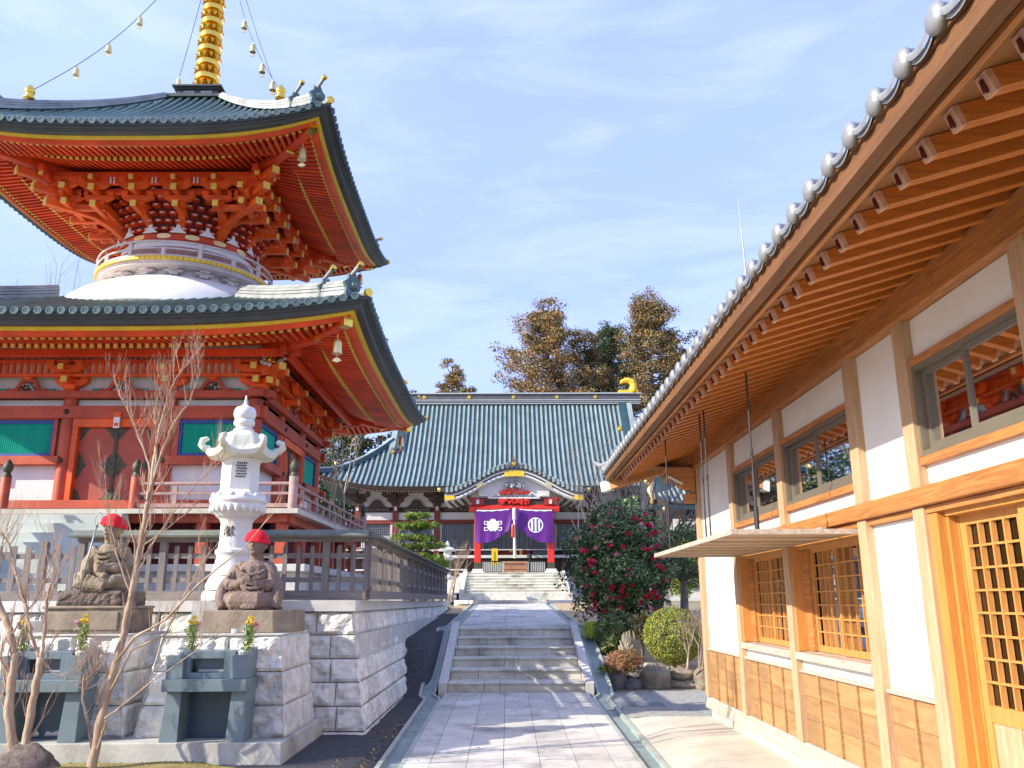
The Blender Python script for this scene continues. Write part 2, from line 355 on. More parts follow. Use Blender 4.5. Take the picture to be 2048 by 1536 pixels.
def patch(name, x0, x1, y0, y1, off, m, step=.3, fn=hgt):
    nx = max(2, int((x1-x0)/step)+1); ny = max(2, int((y1-y0)/step)+1); mb = MB(m)
    mb.grid(lambda u, v: (u, v, fn(u, v)+off), lin(x0, x1, nx), lin(y0, y1, ny)); o = mb.build(name, smooth=True); o['kind'] = 'structure'; return o
mb = MB('lawn_earth')
xs = [-600, -200, -80, -40, -20]+lin(-10, 10, 60)+[20, 40, 80, 200, 600]; ys = [-60, -20]+lin(0, 45, 120)+[55, 70, 100, 160, 300, 700]
mb.grid(lambda x, y: (x, y, (hgt(x, y)-(.6 if -2.6 < x < 2.6 and 8 < y < 24 else (.10 if -8 < x < 7 and y < 40 else .01))) if y < 100 else 1.7), xs, ys); o = mb.build('ground', smooth=True); o['kind'] = 'structure'
patch('asphalt', -9, -1.40, 2, 30, .004, 'asphalt', .2)
def moss_z(x, y): return (.07+.09*sm((9.45-y)/.8))*sm((-2.45-x)/.8)+.05*noise.noise((x*1.3, y*1.3, 3))+.02
patch('moss_soil', -11, -2.35, 2, 9.45, .02, 'moss_soil', .12, moss_z).name = 'moss_ground'
patch('gravel', 1.66, 8, 13.1, 17.3, .004, 'gravel', .2)
patch('concrete_apron', 1.66, 6, 1, 13.1, .012, 'apron_concrete', .4)
patch('dry_garden_soil', 1.70, 9, 17.1, 24.3, .006, 'dry_soil', .15)
patch('dry_lawn', -1.95, -1.45, 27, 37.5, .01, 'dry_soil', .3); patch('dry_lawn', 1.6, 5, 24, 37.5, .01, 'dry_soil', .3)
# path slabs
mb = MB('slab_stone')
def slabs(y0, y1, rows, xl, xr):
    cols = [xl, xl+.27]+[xl+.27+(xr-xl-.54)*i/5 for i in range(1, 6)]+[xr]; dy = (y1-y0)/rows
    for c in range(7):
        off = 0
        n = rows if 0 < c < 6 else int(rows*.8); d = (y1-y0)/n
        for r in range(n):
            a, b = cols[c]+.003, cols[c+1]-.003; p, q = y0+d*r+.003, y0+d*(r+1)-.003
            z0, z1 = zpath(p), zpath(q); mb.hexa([(a,p,z0-.05),(b,p,z0-.05),(b,q,z1-.05),(a,q,z1-.05),(a,p,z0),(b,p,z0),(b,q,z1),(a,q,z1)])
slabs(2, 15.98, 14, -1.12, 1.42); slabs(19.75, 33.9, 14, -1.10, 1.42)
mb.use('asphalt'); 
for y0, y1 in ((2, 15.98), (19.75, 33.9)):
    mb.hexa([(-1.12,y0,zpath(y0)-.2),(1.42,y0,zpath(y0)-.2),(1.42,y1,zpath(y1)-.2),(-1.12,y1,zpath(y1)-.2),(-1.12,y0,zpath(y0)-.012),(1.42,y0,zpath(y0)-.012),(1.42,y1,zpath(y1)-.012),(-1.12,y1,zpath(y1)-.012)])
o = mb.build('stone_path'); o['kind'] = 'structure'
# gutters along the path (left and right)
for sgn, xi, nm in ((-1, -1.12, 'left'), (1, 1.42, 'right')):
    mb = MB('gutter_stone'); prof = [(0, .0), (.05, .0), (.06, -.035), (.24, -.045), (.25, .0), (.30, .0), (.30, -.12)]
    ys = [2, 6, 10, 14, 15.2, 15.4, 15.6, 15.8, 15.9, 16.3, 17, 18, 19.2, 19.5, 19.7, 20, 20.3, 24, 29, 33.9]
    def zz(y): return zpath(y)-.004 if (y <= 15.9 or y >= 19.7) else lerp(zpath(15.9), zpath(19.7), (y-15.9)/3.8)+.02
    def xo(y): return sgn*.15*sm((y-15.2)/.6)*(1-sm((y-19.7)/.6))
    for k in range(len(prof)-1):
        mb.use('gutter_edge' if k in (0, 4, 5) else 'gutter_stone')
        mb.grid(lambda u, v: (xi+xo(v)+sgn*prof[int(u)][0], v, zz(v)+prof[int(u)][1]), [k, k+1], ys)
    for y in np.arange(2.5, 33.5, .9):
        pass
    tag(mb.build('stone_gutter', solid=.008), 'shallow grey stone drainage gutter along the %s edge of the slab path' % nm, 'gutter', 'gutters beside the path')
# main staircase
st = thing('stone_staircase', (.15, 16, .15), 'nearer flight of six weathered stone steps between plain sloping curbs', 'staircase')
for i in range(6):
    mb = MB('step_stone'); y = 16+i*.7; z0 = .156+i*.1665; w0, w1 = -1.07, 1.37
    cuts = [w0]+sorted(random.uniform(w0+.4, w1-.4) for _ in range(2))+[w1]
    if cuts[2]-cuts[1] < .25: cuts = [w0, lerp(w0, w1, .35+.06*(i % 3)), w1]
    for a, b in zip(cuts, cuts[1:]):
        mb.box(a+.003, b-.003, y+.04, y+.8 if i < 5 else 19.75, z0-.15, z0+.13); mb.box(a+.003, b-.003, y, y+.8 if i < 5 else 19.75, z0+.133, z0+.1665)
    mb.build('step', st, bevel=.006)
for x0, x1 in ((-1.23, -1.075), (1.375, 1.53)):
    mb = MB('granite_cut'); mb.hexa([(x0,15.85,.05),(x1,15.85,.05),(x1,19.6,.05),(x0,19.6,.05),(x0,15.85,.33),(x1,15.85,.33),(x1,19.6,1.30),(x0,19.6,1.30)])
    mb.build('side_curb', st, bevel=.01)
# landing + far staircase
mb = MB('slab_stone'); mb.box(-1.1, 1.5, 34, 36, 1.2, 1.77); mb.box(-2.2, 2.75, 36.02, 38, 1.2, 1.775); mb.hexa([(-2.2,36,1.2),(-1.1,34.0,1.2),(1.5,34.0,1.2),(2.75,36,1.2),(-2.2,36,1.772),(-1.1,34.02,1.772),(1.5,34.02,1.772),(2.75,36,1.772)])
o = mb.build('stone_landing'); o['kind'] = 'structure'
st = thing('stone_staircase', (.35, 37.7, 1.8), 'wide low flight of white stone steps leading up to the main hall porch', 'staircase')
mb = MB('step_stone'); mb.box(-2.2, 2.8, 37.7, 38.1, 1.7, 2.07); mb.build('step', st)
for i in range(7):
    mb = MB('step_stone'); y = 38.05+i*.43; z = 2.07+i*.138; mb.box(-1.9, 2.5, y+.03, y+.46, z-.3, z+.11); mb.box(-1.9, 2.5, y, y+.46, z+.112, z+.138); mb.build('step', st)
for x0, x1 in ((-2.1, -1.9), (2.5, 2.7)):
    mb = MB('granite_cut'); mb.hexa([(x0,37.9,1.7),(x1,37.9,1.7),(x1,41.2,1.7),(x0,41.2,1.7),(x0,37.9,2.25),(x1,37.9,2.25),(x1,41.2,3.14),(x0,41.2,3.14)]); mb.build('side_curb', st)
mb = MB('granite_cut'); mb.box(-2.3, 2.95, 41.05, 46.5, 1.7, 3.03); mb.box(-3.0, -2.3, 41.0, 46.5, 1.7, 2.6); mb.box(-2.7, -2.1, 37.7, 41.0, 1.7, 2.1); mb.box(-13, 14, 44.5, 60, 1.5, 2.95); o = mb.build('hall_terrace'); o['kind'] = 'structure'

# ================= rough stone masonry =================
def face(mb, P, n, nu, nv, amp, edge=.03, seed=0., f=5.):
    P = [Vector(p) for p in P]; n = Vector(n).normalized()
    w = (P[1]-P[0]).length; h = (P[3]-P[0]).length; ew, eh = min(.35, .035/w), min(.35, .035/h)
    us = [0, ew]+lin(ew, 1-ew, nu)[1:-1]+[1-ew, 1]; vs = [0, eh]+lin(eh, 1-eh, nv)[1:-1]+[1-eh, 1]
    def fn(u, v):
        q = P[0].lerp(P[1], u).lerp(P[3].lerp(P[2], u), v); rim = u in (0, 1) or v in (0, 1)
        d = -edge if rim else amp*(noise.fractal(q*f+Vector((seed, 0, 0)), 1., 2., 4)+.35*noise.noise(q*f*.5))
        return q+n*d
    mb.grid(fn, us, vs)
wall = thing('retaining_wall', (-2.05, 12, 0), 'pale rough-faced granite retaining wall under the wooden fence, with a smooth cut cap course', 'stone wall')
mbF = MB('granite_rough'); mbS = MB('granite_rough')
def fy(z): return lerp(11.58, 11.9, min(1, z/1.6))
def fx(z): return lerp(-1.79, -2.08, min(1, z/1.6))
zc = [-.12, .12, .42, .71, 1.0, 1.30, 1.6]
random.seed(5)
for r in range(6):
    z0, z1 = zc[r]+.006, zc[r+1]-.006; x = -8.6+random.uniform(0, .4)
    while x < fx(z0)-.05:
        w = random.uniform(.30, .56); x2 = x+w
        if fx(z0)-x2 < .35: x2 = fx(z0)
        e0 = fx(z0) if x2 == fx(z0) else x2; e1 = fx(z1) if x2 == fx(z0) else x2
        face(mbF, [(x+.006, fy(z0), z0), (e0-.004, fy(z0), z0), (e1-.004, fy(z1), z1), (x+.006, fy(z1), z1)], (0,-1,.15), 10, 8, .045, .035, r*3.1, 7.); x = x2
        if x2 == fx(z0): break
    y = fy(z0)
    while y < 30:
        w = random.uniform(.36, .62); y2 = min(30, y+w)
        face(mbS, [(fx(z0), y+.006, z0), (fx(z0), y2-.006, z0), (fx(z1), y2-.006, z1), (fx(z1), y+.006 if y > fy(z0)+.01 else fy(z1), z1)], (1,0,.15), 6, 6, .035, .03, r*5.7+9, 7.); y = y2
mbF.build('front_face', wall, smooth=False); mbS.build('side_face', wall, smooth=False)
mb = MB('granite_cut'); x = -8.6
while x < -2.5: mb.box(x+.003, min(x+1.1, -2.055)-.003, 11.86, 12.35, 1.6, 1.745); x += 1.1
y = 11.86
while y < 30: mb.box(-2.45 if y > 12 else -2.05, -2.045, y+.003, y+1.05-.003, 1.6, 1.745); y += 1.05
mb.box(-2.6, -2.047, 11.862, 12.3, 1.598, 1.743)
mb.build('cap', wall, bevel=.008)
mb = MB('granite_light'); mb.box(-8.8, -2.12, 12.0, 30, 0, 1.59); mb.box(-8.8,-1.98,11.95,30,0,1.3); mb.build('core', wall)
patch('terrace_gravel', -30, -2.5, 12.3, 34, 0, 'gravel', 2, lambda x, y: 1.66)
# ================= plinth with offering niches =================
mb = MB('plinth_concrete'); mb.hexa([(-9,9.58,-.1),(-2.36,9.58,-.1),(-2.36,11.65,-.1),(-9,11.65,-.1),(-9,9.6,.29),(-2.38,9.6,.29),(-2.38,11.65,.29),(-9,11.65,.29)])
tag(mb.build('concrete_plinth', bevel=.01), 'long low stained concrete plinth under the granite pedestals', 'plinth')
def pedestal(x0, x1, lab):
    t = thing('granite_pedestal', ((x0+x1)/2, 10.6, .29), lab, 'pedestal', 'granite pedestals under the statues')
    zc = [.29, .62, .97, 1.36]; b = .15
    def yy(z): return lerp(9.93, 10.12, (z-.29)/1.07)
    def xr(z): return x1+b*(1-(z-.29)/1.07)
    def xl(z): return x0-b*(1-(z-.29)/1.07)
    mb = MB('granite_rough')
    for i in range(3):
        z0, z1 = zc[i]+.004, zc[i+1]-.004; n = 2; cut = random.uniform(.35, .65)
        for u0, u1 in ((0, cut), (cut, 1)):
            face(mb, [(lerp(xl(z0),xr(z0),u0)+.004,yy(z0),z0),(lerp(xl(z0),xr(z0),u1)-.004,yy(z0),z0),(lerp(xl(z1),xr(z1),u1)-.004,yy(z1),z1),(lerp(xl(z1),xr(z1),u0)+.004,yy(z1),z1)], (0,-1,.1), 24, 14, .06, .03, i*7+x0*3, 6.)
        for sx, s in ((xr, 1), (xl, -1)):
            q = [(sx(z0),yy(z0),z0),(sx(z0),11.4,z0),(sx(z1),11.4,z1),(sx(z1),yy(z1),z1)]
            face(mb, q if s > 0 else [q[1], q[0], q[3], q[2]], (s,0,.1), 10, 8, .03, .02, i*3+x0, 4.)
    mb.build('rough_courses', t)
    mb = MB('granite_light'); mb.box(x0+.02, x1-.02, 10.14, 11.4, .3, 1.355); mb.box(x0, x1-.005, 10.1, 11.42, 1.356, 1.372); mb.build('core', t)
    return t
pedestal(-3.95, -2.57, 'pale rough granite pedestal carrying the brown seated statue, at the right end of the plinth')
pedestal(-5.74, -4.34, 'pale rough granite pedestal carrying the statue with a staff')
def stand(dx, lab):
    t = thing('offering_stand', (-3.235+dx, 9.9, .29), lab, 'offering stand', 'blue-grey offering stands before the pedestals')
    X = lambda v: v+dx
    for a, b in ((-3.66, -3.50), (-2.96, -2.80)):
        mb = MB('blue_granite'); s = .03
        mb.hexa([(X(a-s),9.64,.29),(X(b+s*.2),9.64,.29),(X(b+s*.2),10.0,.29),(X(a-s),10.0,.29),(X(a),9.66,.80),(X(b),9.66,.80),(X(b),10.0,.80),(X(a),10.0,.80)]); mb.build('leg', t, bevel=.005)
    mb = MB('dark_granite'); mb.box(X(-3.50), X(-2.96), 9.93, 9.97, .29, .80); mb.build('back_panel', t)
    mb = MB('blue_granite'); mb.box(X(-3.69), X(-2.79), 9.58, 10.08, .80, .925); mb.build('table_slab', t, bevel=.006)
    mb = MB('blue_granite'); mb.box(X(-3.52), X(-2.96), 9.73, 9.80, .925, 1.21)
    # frame round the slot (recessed niche)
    mb = MB('blue_granite'); x0, x1, z0, z1 = X(-3.44), X(-3.08), .985, 1.13
    mb.box(X(-3.52), x0, 9.70, 9.78, .925, 1.21); mb.box(x1, X(-2.96), 9.70, 9.78, .925, 1.21); mb.box(x0, x1, 9.70, 9.78, .925, z0); mb.box(x0, x1, 9.70, 9.78, z1, 1.21); mb.box(x0, x1, 9.86, 9.88, z0, z1); mb.box(x0-.01, x1+.01, 9.785, 10.05, .925, .984); mb.box(x0-.01, x1+.01, 9.785, 10.05, z1+.001, 1.209)
    mb.build('front_panel', t, bevel=.004)
    mb = MB('steel'); mb.box(x0+.07, x1-.02, 9.76, 9.84, z0+.005, z0+.03); mb.build('tray', t)
    for a, b in ((-3.67, -3.49), (-2.98, -2.80)):
        mb = MB('blue_granite'); mb.box(X(a), X(b), 9.62, 9.86, .926, 1.17); mb.box(X(a)+.02, X(b)-.02, 9.864, 10.06, .926, 1.24); mb.build('vase_block', t, bevel=.005)
        mb = MB('granite_light'); mb.lathe((X((a+b)/2), 9.74, 1.17), [(.05,0),(.06,.03),(.04,.05)], 10); mb.build('vase_rim', t)
    return t
stand(0, 'blue-grey polished stone offering stand with a slot, before the brown seated statue')
stand(-1.77, 'blue-grey polished stone offering stand before the statue with a staff')
# base blocks under the statues
mb = MB('brown_stone_smooth'); mb.hexa([(-3.6,10.35,1.372),(-2.74,10.35,1.372),(-2.56,10.55,1.372),(-3.6,11.2,1.372),(-3.58,10.36,1.63),(-2.76,10.36,1.63),(-2.58,10.56,1.63),(-3.58,11.2,1.63)])
mb.hexa([(-3.6,10.9,1.372),(-2.56,10.55,1.372),(-2.56,11.2,1.372),(-3.6,11.2,1.372),(-3.58,10.9,1.63),(-2.58,10.56,1.63),(-2.58,11.2,1.63),(-3.58,11.2,1.63)])
tag(mb.build('base_block', origin=(-3.1,10.7,1.372), bevel=.012), 'low brown weathered stone block under the reddish seated statue', 'stone block')
mb = MB('brown_stone'); mb.box(-5.44, -4.5, 10.35, 11.2, 1.372, 1.66); mb.use('brown_stone_smooth'); mb.box(-5.46, -4.48, 10.33, 11.2, 1.655, 1.685); mb.box(-5.40,-4.56,10.335,10.36,1.41,1.62)
tag(mb.build('base_block', origin=(-4.97,10.7,1.372), bevel=.012), 'lower tier of two brown stone blocks, panelled, under the statue with a staff', 'stone block')
mb = MB('lava_rock'); mb.grid
face(mb, [(-5.37,10.45,1.69),(-4.58,10.45,1.69),(-4.60,10.45,1.86),(-5.35,10.45,1.86)], (0,-1,0), 22, 8, .02, .01, 2, 14.); face(mb, [(-4.58,10.45,1.69),(-4.58,11.15,1.69),(-4.60,11.15,1.86),(-4.60,10.45,1.86)], (1,0,0), 18, 8, .02, .01, 5, 14.)
mb.box(-5.35, -4.6, 10.46, 11.15, 1.686, 1.862); tag(mb.build('base_block', origin=(-4.97,10.7,1.686)), 'upper rough pitted lava block directly under the statue with a staff', 'stone block')
# ================= statues =================
def blob(name, parts, m, parent, vox=.011, smoothit=5, disp=.006, org=None):
    """one continuous surface: overlapping balls and tapered limbs fused by a voxel remesh"""
    mb = MB(m)
    for p in parts:
        if p[0] == 'b': mb.ball(p[1], p[2], 16, 12, p[3] if len(p) > 3 else (1,1,1))
        elif p[0] == 't': mb.tube(p[1], p[2], 12)
    o = mb.build(name, parent, smooth=True, origin=org)
    r = o.modifiers.new('fuse', 'REMESH'); r.mode = 'VOXEL'; r.voxel_size = vox; r.use_smooth_shade = True
    s = o.modifiers.new('smooth', 'SMOOTH'); s.iterations = smoothit; s.factor = .5
    if disp:
        tx = bpy.data.textures.new(name+'_wear', 'CLOUDS'); tx.noise_scale = .035; tx.noise_depth = 4
        d = o.modifiers.new('wear', 'DISPLACE'); d.texture = tx; d.strength = disp; d.mid_level = .5; d.texture_coords = 'LOCAL'
    return o
def curve_pts(a, b, c, n=7): 
    a, b, c = Vector(a), Vector(b), Vector(c); return [a*(1-t)**2+b*2*t*(1-t)+c*t*t for t in lin(0, 1, n)]
# statue 2 (right): reddish seated figure in folded robes
s2 = thing('seated_statue', (-3.14, 10.75, 1.63), 'reddish stone seated monk figure in folded robes wearing a red knitted cap, hands joined', 'statue')
cx, cy, z = -3.14, 10.75, 1.63
P = [('b', (cx, cy, z+.15), .30, (1.15,.72,.55)), ('b', (cx-.05, cy-.05, z+.12), .27, (1.3,.8,.5)), ('t', [(cx, cy+.02, z+.1), (cx+.01, cy+.03, z+.36), (cx+.01, cy+.04, z+.52), (cx, cy+.03, z+.60)], [.26,.215,.20,.11]),
     ('b', (cx-.15, cy+.02, z+.49), .10), ('b', (cx+.17, cy+.02, z+.49), .10),
     ('t', [(cx-.18, cy+.0, z+.5), (cx-.26, cy-.05, z+.32), (cx-.20, cy-.16, z+.28)], [.085,.09,.07]), ('t', [(cx+.20, cy+.0, z+.5), (cx+.27, cy-.05, z+.32), (cx+.19, cy-.16, z+.28)], [.085,.09,.07]),
     ('t', [(cx-.22, cy-.12, z+.29), (cx-.1, cy-.21, z+.31), (cx-.02, cy-.23, z+.34)], [.07,.05,.04]), ('t', [(cx+.22, cy-.12, z+.29), (cx+.1, cy-.21, z+.31), (cx+.02, cy-.23, z+.34)], [.07,.05,.04]),
     ('t', [(cx-.28, cy-.02, z+.10), (cx-.12, cy-.2, z+.10), (cx+.12, cy-.22, z+.1), (cx+.29, cy-.02, z+.10)], [.10,.12,.12,.10]),
     ('t', [(cx+.02, cy+.01, z+.57), (cx+.03, cy-.01, z+.70)], [.075,.07]),
     ('b', (cx+.03, cy-.02, z+.79), .118, (1.0,1.05,1.22)), ('b', (cx+.01, cy-.135, z+.775), .022, (.8,1,1.5)), ('b', (cx+.01, cy-.125, z+.725), .028, (1.3,.7,.6)), ('b', (cx+.02, cy-.09, z+.69), .05), ('b', (cx-.03, cy-.115, z+.815), .03, (1.2,.6,.5)), ('b', (cx+.055, cy-.115, z+.815), .03, (1.2,.6,.5)),
     ('b', (cx+.145, cy+.0, z+.78), .03, (.6,1,1.8)), ('b', (cx-.085, cy+.0, z+.78), .03, (.6,1,1.8))]
for k in range(5): # finger ridges of the joined hands
    P.append(('t', [(cx-.045+.022*k, cy-.25, z+.31), (cx-.04+.02*k, cy-.265, z+.36), (cx-.03+.016*k, cy-.262, z+.395)], [.014,.013,.009]))
for k in range(5):
    P.append(('t', curve_pts((cx-.17+.012*k, cy-.17-.005*k, z+.52-.03*k), (cx-.02, cy-.31, z+.33-.055*k), (cx+.20, cy-.19, z+.47-.06*k)), [.019]*7))
for k in range(6): P.append(('t', curve_pts((cx-.31+.03*k, cy-.10-.03*k, z+.20-.01*k), (cx-.08, cy-.31, z+.16-.015*k), (cx+.16-.02*k, cy-.29, z+.04)), [.020]*7))
for k in range(6): P.append(('t', curve_pts((cx+.29-.03*k, cy-.10-.03*k, z+.20), (cx+.12, cy-.31, z+.16-.02*k), (cx-.02+.03*k, cy-.31, z+.02)), [.019]*7))
for s in (-1, 1):
    for k in range(4): P.append(('t', curve_pts((cx+s*(.20+.02*k), cy-.06-.02*k, z+.50-.03*k), (cx+s*.31, cy-.10, z+.36-.02*k), (cx+s*(.24-.03*k), cy-.17, z+.24)), [.018]*7))
P += [('t', curve_pts((cx-.22, cy+.02, z+.46), (cx-.40, cy-.10, z+.22), (cx-.28, cy-.22, z+.02)), [.05,.06,.07,.075,.07,.06,.05]), ('t', curve_pts((cx+.24, cy+.02, z+.46), (cx+.40, cy-.08, z+.22), (cx+.33, cy-.16, z+.02)), [.05,.06,.07,.075,.07,.06,.05]), ('t', [(cx-.36, cy-.05, z+.015), (cx-.1, cy-.24, z+.015), (cx+.14, cy-.24, z+.015), (cx+.38, cy-.02, z+.015)], [.03,.04,.04,.03])]
blob('body', P, 'statue_red', s2, .006, 1, .012)
def knit(parent, c, r, tilt=0):
    mb = MB('red_knit'); n = 28; pr = [(.0001,.82),(.35,.76),(.66,.60),(.90,.34),(1.0,.05),(1.03,-.12),(1.09,-.16),(1.11,-.30),(1.03,-.34),(.99,-.30)]
    mb.lathe(c, [(a*r, b*r) for a, b in pr][::-1], n); o = mb.build('knitted_cap', parent, smooth=True); me = o.data; oc = Vector(c)-Vector(ORG[parent.name])
    for v in me.vertices:
        d = v.co-oc; a = math.atan2(d.y, d.x); v.co += Vector((d.x, d.y, 0))*.05*sin(a*16)+Vector((0,0,1))*(.012*noise.noise(v.co*18))+Vector((0,0,tilt*d.x))
    return o
knit(s2, (cx+.03, cy-.015, z+.855), .142, -.12)
# statue 1 (left): tan monk seated with one leg forward, holding a staff
s1 = thing('seated_statue', (-4.93, 10.75, 1.86), 'mottled tan stone seated monk figure wearing a red knitted cap, holding a tall thin staff', 'statue')
cx, cy, z = -4.93, 10.75, 1.86
P = [('b', (cx, cy, z+.10), .24, (1.25,.9,.6)), ('t', [(cx, cy, z+.08), (cx+.01, cy+.02, z+.34), (cx+.0, cy+.02, z+.48), (cx, cy, z+.57)], [.22,.18,.17,.09]),
     ('t', [(cx-.13, cy, z+.50), (cx-.24, cy-.02, z+.32), (cx-.20, cy-.13, z+.22), (cx-.17, cy-.24, z+.19)], [.10,.085,.075,.05]),
     ('t', [(cx+.15, cy, z+.48), (cx+.27, cy-.02, z+.28), (cx+.16, cy-.16, z+.27), (cx+.02, cy-.2, z+.27)], [.10,.085,.065,.05]),
     ('t', [(cx+.0, cy-.08, z+.1), (cx+.24, cy-.16, z+.10), (cx+.02, cy-.24, z+.08)], [.12,.11,.08]), ('t', [(cx+.0, cy-.08, z+.08), (cx-.27, cy-.10, z+.10), (cx-.30, cy-.12, z+.03)], [.12,.11,.07]),
     ('t', [(cx-.02, cy-.22, z+.12), (cx-.10, cy-.26, z+.06), (cx+.10, cy-.26, z+.04)], [.09,.09,.07]), ('b', (cx+.17, cy-.20, z+.12), .07), ('b', (cx+.07, cy-.24, z+.17), .05),
     ('t', [(cx+.0, cy, z+.55), (cx-.0, cy-.03, z+.66)], [.07,.065]), ('b', (cx+.02, cy-.03, z+.76), .115, (.95,1.05,1.2)), ('b', (cx-.01, cy-.15, z+.745), .02, (.8,1,1.6)), ('b', (cx-.01, cy-.135, z+.69), .027, (1.3,.8,.6)), ('b', (cx-.0, cy-.1, z+.655), .045),
     ('b', (cx-.04, cy-.13, z+.785), .03, (1.2,.6,.5)), ('b', (cx+.03, cy-.13, z+.785), .03, (1.2,.6,.5)), ('b', (cx+.125, cy, z+.74), .028, (.6,1,2.)), ('b', (cx-.09, cy, z+.74), .028, (.6,1,2.))]
for k in range(5): P.append(('t', [(cx-.20+.0*k, cy-.25, z+.14+.024*k), (cx-.17, cy-.285, z+.145+.024*k), (cx-.14, cy-.25, z+.15+.022*k)], [.013,.014,.011]))
for k in range(5): P.append(('t', [(cx+.08, cy-.20, z+.31-.018*k), (cx+.02, cy-.25, z+.305-.018*k), (cx-.03-.004*k, cy-.24, z+.295-.016*k)], [.013,.012,.010]))
for k in range(4): P.append(('t', curve_pts((cx-.14+.015*k, cy-.15, z+.50-.04*k), (cx-.0, cy-.27, z+.40-.075*k), (cx+.16, cy-.12, z+.50-.04*k)), [.020]*7))
for k in range(5): P.append(('t', curve_pts((cx-.28+.03*k, cy-.17-.02*k, z+.20-.012*k), (cx-.10, cy-.30, z+.20-.03*k), (cx+.08, cy-.28, z+.10-.01*k)), [.020]*7))
blob('body', P, 'statue_tan', s1, .006, 1, .014)
knit(s1, (cx+.02, cy-.02, z+.825), .142, -.18)
mb = MB('steel'); a = Vector((-5.10, 10.44, 1.865)); b = Vector((-4.985, 10.44, 2.62)); mb.tube([a, b], .011, 8)
u = (b-a).normalized(); mb.tube([b, b+u*.05], [.02,.006], 8)
ring = [b+u*(.02+.075*(1-cos(t)))+Vector((.038*sin(t), 0, 0)) for t in lin(0, 2*pi, 17)]; mb.tube(ring, .005, 6, cap=False); mb.tube([b-u*.05+Vector((-.02,0,0)), b+Vector((.02,0,0))], .01, 6)
o = mb.build('monks_staff', smooth=True, origin=(-5.1,10.44,1.865)); tag(o, 'thin grey-green metal staff with a looped finial, held by the tan statue', 'staff')
# ================= flowers, cups =================
def bouquet(x, lab, pink=True, h=.33, seed=1):
    random.seed(seed); t = thing('flower_bunch', (x, 9.74, 1.2), lab, 'flowers', 'flower bunches on the offering stands')
    mb = MB('stem_green'); tips = []
    for i in range(7):
        p = (x+random.uniform(-.015,.015), 9.74, 1.2); q = (x+random.uniform(-.05,.05), 9.74+random.uniform(-.03,.03), 1.2+h*random.uniform(.8,1)); mb.tube([p, q], .003, 4); tips.append(q)
    mb.build('stems', t)
    pts = [(x+random.gauss(0,.03), 9.74+random.gauss(0,.025), 1.2+random.uniform(.02, h*.78)) for _ in range(420)]
    leaves('leaves', pts, .035, ['stem_green', 'leaf_pale', 'leaf_lime'], [3, 2, 1.5], t, aspect=.4)
    for i, (c, m) in enumerate([((x+.01, 9.73, 1.2+h), 'petal_yellow'), ((x-.02, 9.71, 1.2+h*.88), 'petal_yellow'), ((x+.035, 9.72, 1.2+h*.86), 'petal_yellow')]+([((x-.07, 9.72, 1.2+h*.84), 'petal_lilac'), ((x-.06, 9.74, 1.2+h*.75), 'petal_lilac')] if pink == 1 else [((x+.07, 9.72, 1.2+h*.82), 'petal_pink')])):
        pp = clump_pts([c], .030, 90, .75, .3); leaves('flower_head', pp, .024, m, [1], t, aspect=.4)
bouquet(-4.66, 'yellow and lilac flower bunch in front of the statue with a staff', 1, .38, 1)
bouquet(-3.46, 'bunch of yellow flowers at the left front corner of the reddish statue', 2, .36, 2)
bouquet(-2.84, 'bunch of yellow flowers at the right front of the reddish statue', 2, .35, 3)
bouquet(-5.30, 'leftmost flower bunch, yellow and pink, partly behind a bare trunk', 1, .36, 4)
for x, lab in ((-3.15, 'small white porcelain cup before the reddish statue'), (-4.88, 'small white porcelain cup before the statue with a staff')):
    mb = MB('porcelain'); mb.lathe((x, 10.2, 1.374), [(.020,0),(.028,.004),(.032,.05),(.028,.05),(.026,.01)], 16); tag(mb.build('cup', smooth=True, origin=(x,10.2,1.374)), lab, 'cup', 'white cups on the pedestals')
t = thing('small_box', (-3.03, 10.2, 1.374), 'tiny upright white box with dark brush marks beside the white cup', 'box'); mb = MB('porcelain'); mb.box(-3.05, -3.01, 10.19, 10.22, 1.374, 1.46); mb.build('carton', t)
mb = MB('ink'); 
for z0, x0, x1 in ((1.445,-3.045,-3.018),(1.43,-3.04,-3.03),(1.415,-3.045,-3.02),(1.40,-3.035,-3.015),(1.385,-3.045,-3.025)): mb.box(x0, x1, 10.186, 10.189, z0, z0+.007)
mb.build('brush_marks', t)
